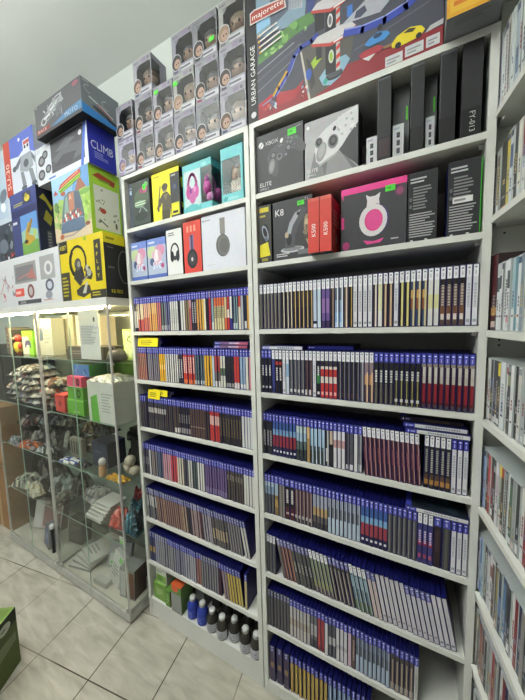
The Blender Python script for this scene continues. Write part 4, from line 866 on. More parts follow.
# ------------------------------------------------------------------ vinyl figure boxes on the middle bookcase's top board
SK = '#a3806c'
FW, FH, FD = .118, .158, .09
def figure_proto(hair, cloth, frame, tint, shape=0):
    """window box with a big-headed doll inside; origin at the middle of the front lower edge"""
    w, h, d = FW/2, FH, FD
    card = MB(); t = .0012
    card.box(-w, w, d-t, d, 0, h, frame); card.box(-w, w, 0, d, 0, t, frame); card.box(-w, w, 0, d, h-t, h, '#c3c6ca')
    card.box(-w, -w+t, 0, d, 0, h, frame); card.box(w-t, w, d*.55, d, 0, h, frame); card.box(w-t, w, 0, d*.55, 0, h*.22, frame); card.box(w-t, w, 0, d*.55, h*.86, h, frame)
    wx0, wx1, wz0, wz1 = -w*.62, w*.93, h*.22, h*.84
    card.box(-w, w, 0, t, 0, wz0, frame); card.box(-w, w, 0, t, wz1, h, frame); card.box(-w, wx0, 0, t, wz0, wz1, frame); card.box(wx1, w, 0, t, wz0, wz1, frame)
    card.face([(wx0, t, wz1-.018), (wx0+.018, t, wz1), (wx0, t, wz1)], frame); card.face([(wx1-.012, t, wz1), (wx1, t, wz1-.012), (wx1, t, wz1)], frame)
    card.box(-w+t, w-t, d-.004, d-.003, t, h-t, tint)
    card.lift = 4e-4
    c = front(card, -w, w, 0, 0, h)
    c.bars(.06, .88, .4, .96, 1, '#77737f', 3); c.rect(.52, .88, .72, .97, '#8a7f96'); c.ell(.84, .92, .06, .04, '#6f6a78')
    c.rect(.4, .04, .96, .17, '#bdbdc3'); c.bars(.38, .06, .9, .16, 1, '#6a6672', 5)
    # printed head on the corner of the front
    c.ell(.2, .3, .23, .2, '#c9c8cd'); c.ell(.2, .3, .21, .185, hair); c.ell(.23, .26, .14, .12, '#a98a7a'); c.ell(.19, .26, .025, .022, '#1f1b1d'); c.ell(.29, .265, .025, .022, '#1f1b1d'); c.rect(.06, .04, .26, .1, cloth)
    fg = MB()
    hx, hy, hz = .011, .042, .084
    fg.ball((hx, hy, hz), (.037, .031, .031), SK); fg.ball((hx, hy+.004, hz+.014), (.042, .036, .031), hair)
    if shape == 1: fg.ball((hx-.028, hy+.004, hz-.008), (.012, .02, .03), hair); fg.ball((hx+.03, hy+.004, hz-.008), (.012, .02, .03), hair)
    if shape == 2: fg.ball((hx, hy+.008, hz+.035), (.016, .016, .014), hair)
    for s in (-1, 1): fg.ball((hx+s*.014, hy-.0285, hz-.004), (.0045, .003, .0055), '#1c1a1c')
    fg.ball((hx, hy-.03, hz-.011), (.002, .002, .002), '#a8836c')
    fg.lathe([(.015, .036), (.019, .045), (.016, .062)], hx, hy, cloth)
    for s in (-1, 1):
        fg.tube([(hx+s*.016, hy, .058), (hx+s*.026, hy-.008, .044)], .005, cloth); fg.tube([(hx+s*.009, hy, .04), (hx+s*.01, hy, .014)], .008, cloth)
    fg.box(hx-.026, hx+.026, hy-.02, hy+.02, t, .0135, '#6a6670', 'gloss')
    fl = MB(); fl.face([(wx0, .0008, wz0), (wx1, .0008, wz0), (wx1, .0008, wz1), (wx0, .0008, wz1)], '#fff', 'film')
    fl.face([(w-.0006, .0008, h*.22), (w-.0006, d*.55, h*.22), (w-.0006, d*.55, h*.86), (w-.0006, .0008, h*.86)], '#fff', 'film')
    return card.data('carton'), fg.data('figure'), fl.data('window')
protos = [figure_proto('#3a2f2c', '#4a4650', '#95939f', '#5a5860', 0), figure_proto('#2a2628', '#7a3a4a', '#908f98', '#4f4d55', 1), figure_proto('#5a4436', '#3f5068', '#9a98a2', '#605e68', 0),
          figure_proto('#2d2a30', '#55506a', '#8d8b98', '#55535c', 2), figure_proto('#8a7460', '#6a6a72', '#9a9b99', '#85868a', 0), figure_proto('#6a5f86', '#8a7a9c', '#a5a2b8', '#7d7aa0', 1),
          figure_proto('#3a3436', '#3a3a40', '#808187', '#5f6068', 2)]
def figure_box(ci, ri, pi, label, dy=0, dx=0, rz=0, st=None):
    x = -.679 + .1222*ci + dx; zz = ZL[0] + .0006 + ri*(FH+.0008)
    root = empty('figure_box', label, 'figure box', (x, .004+dy, zz), 'boxed vinyl figures on the top board'); root.rotation_euler.z = R(rz)
    for nm, me in zip(('carton', 'figure', 'window'), protos[pi]):
        o = bpy.data.objects.new(nm, me); COL.objects.link(o); o.parent = root
    if st is not None:
        m = MB(); m.box(st[0], st[0]+.024, -.0012, -.0002, st[1], st[1]+.016, '#57d13c'); o = m.build('price_sticker', root, pivot=(0, 0, 0)); o['label'] = 'bright green price sticker'
    return root
colw = ['first', 'second', 'third', 'fourth', 'fifth', 'sixth']
rows = ['bottom', 'middle', 'top']
for ri, lst in enumerate(([5, 1, 0, 3, 6, 2], [3, 1, 0, 4, 1, 0], [None, 2, None, 3, 6, 4])):
    for ci, pi in enumerate(lst):
        if pi is None: continue
        st = {(1, 2): (-.05, .128), (1, 3): (-.058, .118), (2, 4): (.02, .05)}.get((ri, ci))
        if (ri, ci) == (2, 1): lab = 'boxed vinyl figure standing alone in the top layer, white wall beside it'
        else: lab = f'boxed vinyl figure, {colw[ci]} from the cabinet side in {rows[ri]} layer of figure boxes'
        if ri == 2 and ci > 1: lab = f'boxed vinyl figure, {["", "", "", "first", "second", "third"][ci]} of the three adjoining ones in the top layer'
        figure_box(ci, ri, pi, lab, dy=(.0, .004, .008)[ri] if ci else -.006, st=st, dx=(-.004 if (ri, ci) == (2, 4) else 0))

# ------------------------------------------------------------------ bottles and boxes on the middle bookcase's bottom board
zb = ZL[9] + .0006
def bottle(x, y, body, labcol, label, blue=False, h=.09, r=.0295):
    root = empty('bottle', label, 'bottle', (x, y, zb), 'bottles on the bottom board')
    m = MB(); m.lathe([(r-.003, zb), (r, zb+.004), (r, zb+h*.66), (r-.003, zb+h*.76), (.016, zb+h*.93), (.0125, zb+h*.97)], x, y, body, 'gloss', 22); m.build('bottle_body', root)
    m = MB(); m.lathe([(.013, zb+h*.97), (.0155, zb+h*.975), (.0155, zb+h+.014), (.0125, zb+h+.018)], x, y, '#c3c4c2', 'gloss', 18); o = m.build('cap', root); o['label'] = 'white screw cap'
    m = MB(); n = 22; vs = []; fs = []
    for zz in (zb+h*.08, zb+h*.56):
        for k in range(n+1):
            a = R(-170) + R(160)*k/n; vs.append((x+(r+.0005)*math.cos(a), y+(r+.0005)*math.sin(a), zz))
    for k in range(n): fs.append((k, k+1, n+2+k, n+1+k))
    m.mesh_part(vs, fs, labcol, 'print')
    rnd = random.Random(int(x*1000))
    for q in range(3):
        z0 = zb+h*(.18+.12*q)
        for k in range(6, 15):
            if rnd.random() < .7:
                a, a2 = R(-170)+R(160)*k/n, R(-170)+R(160)*(k+.8)/n
                m.face([(x+(r+.0009)*math.cos(a), y+(r+.0009)*math.sin(a), z0), (x+(r+.0009)*math.cos(a2), y+(r+.0009)*math.sin(a2), z0), (x+(r+.0009)*math.cos(a2), y+(r+.0009)*math.sin(a2), z0+h*.05), (x+(r+.0009)*math.cos(a), y+(r+.0009)*math.sin(a), z0+h*.05)], '#6a6a74' if not blue else '#8d97cf')
    m.build('bottle_label', root)
DK = '#33302b'
for x, y, bl, lab in ((-.437, .034, 1, 'blue bottle with white cap beside the grey carton'), (-.370, .032, 1, 'blue bottle with white cap beside the dark bottles'), (-.304, .028, 0, 'dark bottle with white label standing next to the blue bottles'), (-.240, .024, 0, 'dark bottle with white label, second after the blue ones'),
                      (-.180, .042, 0, 'dark bottle with white label, third after the blue ones'), (-.108, .028, 0, 'dark bottle with white label, fourth after the blue ones'), (-.052, .03, 0, 'dark bottle with white label standing against the divider')):
    bottle(x, y, '#2f3f96' if bl else DK, '#3a4cac' if bl else '#b9bac0', lab, bool(bl))
for x, y, lab in ((-.33, .105, 'dark bottle in the rear rank behind the blue bottles'), (-.262, .1, 'dark bottle in the rear rank behind the first two labelled ones'), (-.20, .112, 'dark bottle in the rear rank behind the third labelled one'), (-.135, .1, 'dark bottle in the rear rank behind the fourth labelled one'), (-.072, .105, 'dark bottle in the rear rank next to the divider')):
    bottle(x, y, '#2b2926', '#5a5752', lab)
def f(c): c.rect(.05, .05, .95, .6, '#7fa553'); c.ell(.4, .35, .25, .2, '#5f8a3f'); c.bars(.1, .7, .8, .9, 1, '#8a9a7a')
def t(c): c.rect(.05, .05, .95, .95, '#d3d3cc'); c.ell(.5, .5, .2, .25, '#b5524a'); c.ell(.3, .7, .12, .12, '#7fa553')
carton('small_box', 'white and green box lying on top of a green one, bottom board', 'box', -.690, -.608, .02, .12, zb+.098, zb+.178, '#c6c9c0', f, top='#d6d6d0', tp=t, right='#a9a49a', group='small boxes on the bottom board')
def f(c): c.rect(.1, .1, .9, .8, '#7aa04f'); c.bars(.2, .3, .8, .7, 3, '#a9c088')
carton('small_box', 'green box beneath the white and green one, bottom board', 'box', -.705, -.612, .012, .13, zb, zb+.097, '#6b9440', f, group='small boxes on the bottom board', top='#77a04c', right='#587a38')
carton('small_box', 'slim green box standing between the stacked box and grey carton', 'box', -.606, -.572, .004, .10, zb, zb+.094, '#5f8a3a', lambda c: c.bars(.15, .2, .85, .8, 4, '#8fae6a'), group='small boxes on the bottom board', right='#7a6a48')
def f(c): c.rect(0, .72, 1, 1, '#5a8a3f'); c.ell(.4, .9, .35, .12, '#cf5a34'); c.rect(.1, .1, .9, .65, '#8f918d')
carton('carton_pack', 'grey carton with orange and green top beside the blue bottle', 'box', -.556, -.486, .0, .09, zb, zb+.152, '#8a8c88', f, top='#c4572f', group='small boxes on the bottom board', right='#6a8a4f')
carton('small_box', 'brown box lying in the dark behind the grey carton', 'box', -.57, -.47, .12, .25, zb, zb+.12, '#5a4334', None, group='small boxes on the bottom board', top='#6d4a38')
carton('small_box', 'grey box lying behind the first blue bottle', 'box', -.455, -.40, .08, .2, zb, zb+.125, '#8a8c88', None, group='small boxes on the bottom board', top='#a5a8a5')

# ------------------------------------------------------------------ glass cabinets
GY, GB = -.095, .27
GZ = [.066, .44, .79, 1.112, 1.447]; GT = 1.735
def cabinet(x0, x1, label, hinge):
    root = empty('glass_cabinet', label, 'display cabinet', ((x0+x1)/2, (GY+GB)/2, 0), 'glass display cabinets')
    def part(nm, fn, par=root):
        m = MB(); fn(m); return m.build(nm, par, pivot=parent_world(root))
    def base(m):
        m.box(x0, x1, GY, GB, .012, .058, '#fff', 'metal')
    part('base', base)
    part('base_board', lambda m: m.box(x0+.012, x1-.012, GY+.012, GB-.012, .058, .066, '#fff', 'board'))
    part('top_board', lambda m: m.box(x0, x1, GY, GB, GT, GT+.04, '#fff', 'shelf'))
    for x in (x0+.006, x1-.006):
        for y in (GY+.006, GB-.006): part('post', lambda m: m.box(x-.0045, x+.0045, y-.0045, y+.0045, .058, GT, '#fff', 'metal'))
    for z in GZ[1:]:
        sh = part('glass_shelf', lambda m: m.box(x0+.012, x1-.012, GY+.02, GB-.014, z-.006, z, '#fff', 'glass'))
        part('shelf_edge', lambda m: m.box(x0+.012, x1-.012, GY+.0188, GY+.0198, z-.006, z, '#8fa89a', 'gloss'), sh)
        for x in (x0+.012, x1-.018):
            part('shelf_clip', lambda m: m.box(x, x+.006, GY+.008, GY+.026, z-.014, z-.006, '#fff', 'metal'), sh)
    part('side_pane', lambda m: m.box(x1-.0045, x1-.0005, GY+.0115, GB-.0115, .058, GT, '#fff', 'glass'))
    part('side_pane', lambda m: m.box(x0+.0005, x0+.0045, GY+.0115, GB-.0115, .058, GT, '#fff', 'glass'))
    part('back_pane', lambda m: m.box(x0+.0115, x1-.0115, GB-.005, GB-.001, .058, GT, '#fff', 'glass'))
    xm = x0 + (x1-x0)*.5
    for a, c in ((x0+.0115, xm-.001), (xm+.001, x1-.0115)):
        d = part('door', lambda m: m.box(a, c, GY+.001, GY+.005, .066, GT-.006, '#fff', 'glass'))
        ex = c if a < xm-.1 else a
        part('door_edge', lambda m: m.box(ex-.0011, ex-.0001, GY+.0009, GY+.0051, .07, GT-.008, '#9fb8a8', 'gloss') if ex == c else m.box(ex+.0001, ex+.0011, GY+.0009, GY+.0051, .07, GT-.008, '#9fb8a8', 'gloss'), d)
        hx = a+.004 if ex == c else c-.016
        for zz in (.066, GT-.03): part('door_hinge', lambda m: m.box(hx, hx+.012, GY-.003, GY+.009, zz, zz+.024, '#fff', 'metal'), d)
    lamp = part('lamp_strip', lambda m: m.box(x0+.02, x1-.02, GY+.018, GY+.032, GT-.012, GT-.002, '#fff', 'led'))
    lamp['label'] = 'glowing warm white lamp strip'
    return root
GX0, GX1, GX2 = -2.185, -1.483, -.778
cabR = cabinet(GX1, GX2, 'glass cabinet standing against the middle bookcase, white notice inside', 1)
cabL = cabinet(GX0, GX1-.003, 'glass cabinet farther from the bookcases, heap of clear bags inside', -1)
# lock bar hung on the farther cabinet's door
m = MB(); m.rbox(-1.512, -1.492, GY-.022, GY-.004, .16, .33, .004, '#1d1f20', 'gloss'); m.lathe([(.013, .33), (.015, .335), (.015, .352), (.01, .36)], -1.502, GY-.013, '#b9b9b6', 'gloss')
tag(m.build('door_lock', pivot=(-1.502, GY-.013, .16)), 'black door lock bar with shiny head hanging where the two cabinets meet', 'lock')

GZ = [g + .0008 for g in GZ]
# contents ------------------------------------------------------------
def thing(name, label, cat, fn, pivot, group=None):
    m = MB(); fn(m); return tag(m.build(name, pivot=pivot), label, cat, group)
def bag(x, y, z, sx, sy, sz, cols, label, seed, rot=0, tilt=0, name='plastic_bag', cat='bag', group=None):
    m = MB(); z += sy/2*math.sin(R(abs(tilt)))
    m.pillow((x, y, z), sx, sy, sz, cols, seed, R(rot), R(tilt))
    tag(m.build(name, pivot=(x, y, z)), label, cat, group); return m.top
z = GZ[4]
def f(c):
    c.rect(0, .7, 1, 1, '#e6e0cc'); c.ell(.78, .8, .05, .05, '#5a5a55'); c.bars(.1, .3, .92, .68, 12, '#a5a5a0', 3)
carton('paper_notice', 'white printed notice hanging inside the cabinet door glass', 'notice', -1.045, -.868, GY+.0085, GY+.0095, z+.01, GT-.014, '#dcdad0', f)
carton('game_box', 'light grey boxed controller with blue panel, top shelf of the farther cabinet', 'box', -1.80, -1.575, .03, .11, z, z+.25, '#d6d3c6', lambda c: [c.rect(.08, .4, .5, .75, '#5f6f8a'), c.bars(.55, .3, .9, .7, 4, '#a9a9a2')], group='boxes on the cabinet top shelves')
carton('game_box', 'green boxed controller, top shelf of the farther cabinet', 'box', -1.965, -1.815, .02, .12, z, z+.17, '#8fcf3c', lambda c: [c.rect(0, .0, .62, .75, '#dcdcd4'), pad(c, .52, .45, .26, '#55527a', '#2f2d44', '#77749a', 0)], group='boxes on the cabinet top shelves', right='#7ab52f')
for k, (x, h, col, w) in enumerate(((-1.565, .27, '#ddd6c0', 'next to the boxed controller'), (-1.41, .262, '#e0d9c4', 'second along the back'), (-1.27, .255, '#dcd5bf', 'third along the back'))):
    carton('console_box', f'tall cream box in the cabinets, {w}', 'box', x-.06, x+.065, .13, .24, z, z+h, col, lambda c: [c.bars(.1, .88, .9, .94, 1, '#a9a08a', 2), c.rect(0, 0, 1, .12, '#8d8a82')], group='cream boxes along the cabinet back')
carton('console_box', 'dark grey flat box lying on the top shelf behind the notice', 'box', -1.30, -.95, -.02, .11, z, z+.07, '#55534f', lambda c: c.bars(.05, .3, .5, .7, 2, '#8a8880', 2), group='boxes on the cabinet top shelves')
def fg(m):
    m.ball((-2.03, .02, z+.05), (.03, .03, .045), '#d3c040'); m.ball((-2.03, .02, z+.115), (.028, .026, .028), '#c94a3c'); m.ball((-2.03, -.008, z+.115), (.012, .006, .01), '#d9b088')
    for s in (-1, 1): m.ball((-2.03+s*.035, .015, z+.06), (.014, .014, .026), '#c94a3c'); m.tube([(-2.03+s*.012, .02, z+.03), (-2.03+s*.016, .015, z+.002)], .01, '#8a3a34')
thing('toy_figure', 'small red and yellow toy figure beside the green boxed controller', 'toy', fg, (-2.03, .02, z))
for k in range(4):
    carton('book', f'{["grey", "brown", "pale", "dark grey"][k]} slim book standing at the far end of the top shelf', 'book', -2.165+.024*k, -2.144+.024*k, .0, .14, z, z+.2-.006*k, ['#6a665f', '#5a4a40', '#a9a59a', '#45433f'][k], lambda c: c.bars(.2, .2, .8, .8, 4, '#a9a59a', 2), group='slim books in the farther cabinet')
o = carton('game_case', 'green translucent game case standing open-faced near the cabinet end pane', 'game case', -.875, -.80, .05, .066, z, z+.165, '#9fd060', lambda c: [c.rect(.08, .06, .92, .94, '#cfe0b0'), c.spots(12, ['#8a9a6a', '#c6cfa8', '#6f8f4a'], .04, .1, 5)], right='#6fb52f')
def fg(m):
    m.lathe([(.05, z), (.055, z+.01), (.04, z+.05), (.02, z+.06)], -.85, -.01, '#4a4944'); m.tube([(-.89, 0, z+.035), (-.85, -.03, z+.075), (-.82, -.01, z+.03)], .006, '#35342f')
thing('speaker_puck', 'round dark gadget before the green translucent case', 'gadget', fg, (-.85, -.01, z))
# fourth shelf: bags, coloured boxes, white bucket
z = GZ[3]
CLR = ['#b5b3aa', '#c9c6ba', '#6f6c66', '#d9d6cc', '#55524d', '#a59a8c', '#8a5a50', '#6a7280']
BR = ['#b5a99c', '#8a5a4a', '#c9bcae', '#a56a5c', '#5a4a44', '#d3cabe', '#b5503f']
for k, (x, y, sx, sy, n, cols, w) in enumerate(((-2.05, .05, .19, .17, 5, CLR, 'far heap'), (-1.83, .04, .21, .18, 6, CLR, 'middle heap'), (-1.605, .06, .18, .16, 4, BR, 'reddish heap'))):
    zz = z
    for i in range(n):
        sz = .034+.005*((i*7+k) % 3)
        zz += .001 + bag(x+.004*math.sin(i*2.3), y+.015*math.cos(i*1.7), zz, sx, sy, sz, cols, f'clear crinkled bag, {ORD[i]} from the shelf in the {w} of bags', 11*k+i, rot=11*math.sin(i*1.9), group='clear bags heaped in the farther cabinet')
carton('small_box', 'red small box standing beside the reddish bags', 'box', -1.425, -1.32, -.055, .03, z, z+.105, '#cf4a42', lambda c: c.ell(.5, .5, .15, .2, '#8a2f2c'), group='coloured boxes in the nearer cabinet', right='#a83a34')
carton('small_box', 'lowest green box of the coloured stack', 'box', -1.30, -1.13, -.05, .09, z, z+.088, '#6aae3f', lambda c: [c.bars(.4, .12, .95, .25, 1, '#c3d6a8'), c.rect(0, .9, 1, 1, '#84c257')], group='coloured boxes in the nearer cabinet', right='#558f34', top='#7fbf52')
carton('small_box', 'second green box of the stack, black ring on it', 'box', -1.295, -1.135, -.045, .085, z+.0885, z+.165, '#5fa338', lambda c: [c.ell(.72, .5, .13, .35, '#24301c'), c.ell(.72, .5, .08, .22, '#4f8a30')], group='coloured boxes in the nearer cabinet', right='#4f8530')
carton('small_box', 'pink box with black ring on the green stack', 'box', -1.285, -1.14, -.048, .07, z+.1655, z+.228, '#e05a76', lambda c: [c.ell(.76, .5, .12, .36, '#3c2028'), c.ell(.76, .5, .07, .2, '#a03850'), c.rect(0, .0, 1, .06, '#e0cfc0')], group='coloured boxes in the nearer cabinet', right='#b0405c')
carton('small_box', 'blue box topmost on the coloured stack', 'box', -1.27, -1.10, -.02, .09, z+.2285, z+.298, '#4f7ab5', lambda c: c.spots(8, ['#6f9ad0', '#3a5a94', '#8fb0d6'], .05, .12, 4), group='coloured boxes in the nearer cabinet', right='#3f8a3a', top='#5a7a50')
carton('game_box', 'dark green box behind the coloured stack', 'box', -1.09, -.80, .09, .2, z, z+.30, '#4f7a34', lambda c: c.bars(.1, .6, .5, .8, 2, '#6f9a50'), group='coloured boxes in the nearer cabinet')
def f(c): c.poly([(.1, 0), (.1, .6), (.35, .7), (.4, 0)], '#6fb54a'); c.bars(.5, .25, .92, .75, 7, '#a9aaa4', 4); c.rect(.42, .1, .44, .9, '#bdbdb6')
def wb(m):
    m.lift = 3e-4; m.pillow((-.915, .005, z+.222), .235, .16, .03, ['#d3d2c8', '#c3c2b8', '#dedcd2'], 5)
carton('wrapped_carton', 'big white carton wrapped in clear plastic, green side, by the end pane', 'box', -1.035, -.795, -.075, .085, z, z+.222, '#cfcec4', f, right='#c6c5bb', extra=wb)
# third shelf
z = GZ[2]
DB = ['#242324', '#302f2e', '#19191a', '#3d3b39', '#68655f', '#8a8880']
def heap(lst, z, grp):
    for i, (x, y, sx, sy, sz, dz, cols, lab, rot, tilt) in enumerate(lst):
        bag(x, y, z+dz, sx, sy, sz, cols, lab, 50+i+int(z*100), rot, tilt, group=grp)
heap([(-2.04, .1, .2, .18, .09, 0, DB, 'black padded bag in the far corner of the third shelf', 10, 0), (-1.80, .12, .22, .18, .11, 0, ['#262525', '#35332f', '#1c1c1d', '#77746c'], 'dark lumpy bag behind the orange packet', -12, 0),
      (-1.87, -.04, .22, .08, .03, 0, ['#a5502f', '#c46a3a', '#5a3020', '#8a8a90'], 'orange shiny packet lying before the dark bags', 6, 12), (-1.64, -.028, .15, .07, .05, 0, ['#55555a', '#8f9298', '#2c2c2e', '#b5b8ba'], 'silver black packet beside the orange one', 8, 6),
      (-1.59, .12, .14, .16, .12, 0, ['#2a2a2a', '#1c1c1c', '#4f4c47', '#a09c92'], 'tangled black cable bag near the cabinet joint', 0, 0), (-1.40, .15, .13, .14, .09, 0, ['#5a4f40', '#3a352e', '#7a6d58'], 'brown accessory bag just past the cabinet joint', 8, 0),
      (-1.25, .15, .13, .14, .1, 0, ['#3f3f3d', '#6a675f', '#2c2c2c'], 'grey black accessory bag behind the blue packet', -5, 0), (-1.33, -.042, .17, .055, .02, 0, ['#c9cbd0', '#3f5aa8', '#33488f', '#d6d6cf'], 'blue and white flat packet sticking out on the third shelf', 8, 8)], z, 'bags on the third cabinet shelf')
heap([(-2.06, .07, .17, .15, .06, .115, ['#4a2f3a', '#6a3f38', '#2b2a2a', '#9a978f'], 'dark reddish bag lying on the black padded one', -8, 0), (-1.80, .11, .2, .15, .06, .145, ['#2f3036', '#4d4f58', '#77797f'], 'slate bag lying on the dark lumpy one', 7, 0), (-1.59, .12, .13, .14, .05, .16, ['#35332f', '#5a564e', '#8d8878'], 'brownish bag lying on the tangled cable bag', 10, 0),
      (-1.40, .16, .12, .12, .07, .125, ['#4a4238', '#2f2b26', '#8a7a60'], 'brown bag lying on the accessory bag', 0, 0), (-1.255, .16, .12, .12, .06, .135, ['#2c2d2f', '#55565a', '#3a3b3d'], 'charcoal bag lying on the grey black one', 0, 0), (-.98, .19, .12, .1, .13, .0, DB, 'black bag at the back behind the amber bottle', 0, 0),
      (-2.06, -.045, .1, .06, .05, 0, ['#6a6f7a', '#a9adb5', '#3c3f47'], 'small silver packet at the far end of the third shelf', 0, 0), (-1.20, -.04, .08, .06, .03, 0, ['#2b2c2e', '#4a4b4d'], 'small black packet beside the blue one', 0, 0)], z, 'bags on the third cabinet shelf')
carton('pouch', 'navy black pouch in the middle of the third shelf', 'pouch', -1.17, -1.02, .0, .12, z, z+.15, '#272b3c', lambda c: [c.rect(.1, .1, .9, .9, '#30354a'), c.bars(.2, .5, .8, .7, 1, '#4a5068')], right='#1f2230')
carton('cable_box', 'grey slatted rack of parts beneath the red box shelf', 'box', -1.44, -1.31, .014, .044, z, z+.12, '#8a8678', lambda c: [c.rect(.1+.22*k, .15, .22+.22*k, .85, '#3a3833') for k in range(4)])
def fb(m):
    m.lathe([(.02, z), (.021, z+.004), (.02, z+.055), (.012, z+.065)], -.985, -.055, '#b08a5f'); m.lathe([(.012, z+.065), (.018, z+.066), (.02, z+.085), (.012, z+.098)], -.985, -.055, '#c9c9c6')
thing('perfume_bottle', 'small amber bottle with round clear stopper near the end pane', 'bottle', fb, (-.985, -.055, z))
thing('accessory_stand', 'black stand behind the pale balls in the nearer cabinet', 'stand', lambda m: [m.box(-.90, -.80, .07, .16, z, z+.25, '#232322', 'gloss'), m.tube([(-.89, .06, z+.19), (-.85, .03, z+.235), (-.81, .06, z+.2)], .016, '#1b1b1b')], (-.85, .1, z))
for k, (x, y, zz, r, w) in enumerate(((-.868, .03, z+.03, .029, 'lowest of the heap'), (-.812, .022, z+.03, .029, 'nearest the end pane'), (-.845, .02, z+.082, .031, 'topmost and largest'), (-.905, .045, z+.026, .025, 'smallest at the rear'))):
    thing('ball', f'pale cream ball in the nearer cabinet, {w}', 'ball', lambda m: m.ball((x, y, zz), r, '#b5aa98'), (x, y, zz-r), 'pale balls on the third cabinet shelf')
thing('yellow_packet', 'yellow flat packet on the third shelf beside the amber bottle', 'packet', lambda m: [m.pillow((-.87, -.045, z), .15, .055, .022, ['#d3a52b', '#c9962a', '#b8851f'], 3)], (-.87, -.045, z))
# second shelf
z = GZ[1]
heap([(-2.05, .0, .17, .13, .07, 0, ['#8a8f80', '#b9bab0', '#55584f', '#d3cfb0'], 'pale green silver bag at the far end of the second shelf', 10, 10), (-1.84, -.035, .12, .08, .08, .0, ['#d6cfae', '#b5a57c', '#e0dcc6'], 'bright cream packet on the second shelf', -10, 0),
      (-1.73, .1, .16, .15, .10, 0, ['#a5aaaa', '#6f7576', '#c9cccb', '#3f4344'], 'crumpled silver bag on the second shelf', 12, 0), (-1.56, .0, .1, .11, .06, 0, ['#6a5a50', '#8f8780', '#b5aca4'], 'brownish small bag near the cabinet joint', 0, 0),
      (-1.36, .12, .2, .12, .04, 0, ['#9a9a94', '#b5b5ae', '#7f7f7a'], 'thin frosted bag lying on the second shelf', -5, 0), (-.965, .18, .14, .1, .16, 0, ['#8a3034', '#6a2428', '#a03c3c'], 'dark red bag at the back by the end pane', 0, 0),
      (-.85, .05, .1, .12, .17, 0, ['#3f6f80', '#2f5262', '#5a8a96', '#1f2d38'], 'teal blue bag against the end pane', 0, 0), (-.985, .03, .1, .09, .10, 0, ['#c9483f', '#d86a58', '#b03a36'], 'bright red crinkled packet beside the white packs', 6, 0)], z, 'bags on the second cabinet shelf')
heap([(-2.06, .15, .16, .13, .16, 0, DB, 'tall black bag in the far corner of the second shelf', 0, 0), (-1.90, .15, .13, .14, .13, 0, ['#3f3d3a', '#6a665e', '#2b2a28'], 'dark brown bag beside the tall black one', 0, 0), (-1.57, .14, .12, .12, .12, 0, ['#55524c', '#8a867c', '#3a3834'], 'olive grey bag behind the brownish small one', 0, 0), (-1.36, .12, .17, .1, .04, .05, ['#b5b4ac', '#8f8e86', '#c9c8c0'], 'frosted bag lying on the thin frosted one', 6, 0)], z, 'bags on the second cabinet shelf')
for k in range(5):
    carton('cable_pack', f'white slim pack, {ORD[k]} from the bottom of its pile, second shelf', 'box', -1.25+.014*k, -1.09+.01*k, -.03+.01*k, .10+.006*k, z+.0192*k, z+.0185+.0192*k, '#c6c5bc', lambda c: c.bars(.05, .2, .7, .8, 1, '#8f8e86', 2), group='white slim packs piled on the second shelf', right='#a9a89f')
def f(c): c.rect(0, 0, 1, .5, '#8fcf7a'); c.bars(.15, .6, .85, .85, 1, '#8a8a8a')
carton('price_card', 'white and green price card on the end of the second shelf', 'card', -.85, -.798, GY+.0215, GY+.0225, z+.0, z+.042, '#d6dcd0', f)
# base board
z = GZ[0]
def lean(name, label, x, y, w, d, h, col, rz, rx, art=None, cat='box', right=None, group='boxes on the cabinet floors'):
    m = MB(); m.box(-w/2, w/2, 0, d, 0, h, col, right=right)
    if art: m.lift = 3e-4; art(front(m, -w/2, w/2, 0, 0, h))
    o = m.build(name, pivot=(0, 0, 0)); o.location = (x, y, z+.0005+d*math.sin(R(abs(rx)))); o.rotation_euler = (R(rx), 0, R(rz)); return tag(o, label, cat, group)
lean('console_box', 'white and pink tilted box on the floor of the farther cabinet', -1.93, .04, .26, .06, .20, '#b9a9a8', 16, -14, lambda c: [c.rect(0, 0, .3, 1, '#c9c6c4'), c.rect(.33, .1, .95, .9, '#8f6f6c')], right='#8a7774')
lean('disc_spindle_box', 'blue grey box standing on the floor of the farther cabinet', -1.745, -.05, .12, .06, .14, '#6a6a72', -12, -8, lambda c: [c.ell(.5, .5, .42, .42, '#55608a'), c.bars(.25, .35, .75, .65, 3, '#8a94b5')])
lean('console_box', 'taupe box behind the door lock on the cabinet floor', -1.585, .06, .13, .08, .17, '#6a625c', 8, -6, lambda c: c.bars(.2, .5, .8, .7, 2, '#857c74'))
for k in range(4):
    m = MB(); m.box(-.09, .09, -.055, .055, 0, .017, '#b9b8b0', front='#a5a49c'); m.lift = 3e-4; topf(m, -.09, .09, -.055, .055, .017).bars(.1, .2, .8, .8, 3, '#8f8e88', k)
    o = m.build('flat_box', pivot=(0, 0, 0)); o.location = (-1.34+.012*k, .0+.014*k, z+.0005+.0175*k); o.rotation_euler.z = R(12-9*k); tag(o, f'pale flat box, {ORD[k]} from the bottom of the pile on the nearer cabinet floor', 'box', 'pale flat boxes piled on the cabinet floor')
lean('cable_pack', 'silver tilted pack standing on the nearer cabinet floor', -1.10, .06, .16, .03, .15, '#9a9b99', 18, -20, lambda c: [c.rect(.1, .1, .9, .55, '#c3c4c0'), c.ell(.2, .2, .06, .06, '#6fbf5a')])
lean('cable_pack', 'white pack with green corner standing on the nearer cabinet floor', -1.025, -.02, .13, .03, .17, '#c6c6c0', -14, -16, lambda c: [c.rect(.6, .75, .95, .92, '#7fbf6a'), c.bars(.1, .2, .8, .6, 4, '#8f8f8a')])
lean('console_box', 'brown and grey box at the end pane on the nearer cabinet floor', -.865, -.045, .11, .09, .17, '#8d8c8a', 8, -4, lambda c: [c.rect(.45, .05, .95, .9, '#7a4f40'), c.rect(.05, .05, .4, .9, '#b5b5b2')], right='#5a3f36')
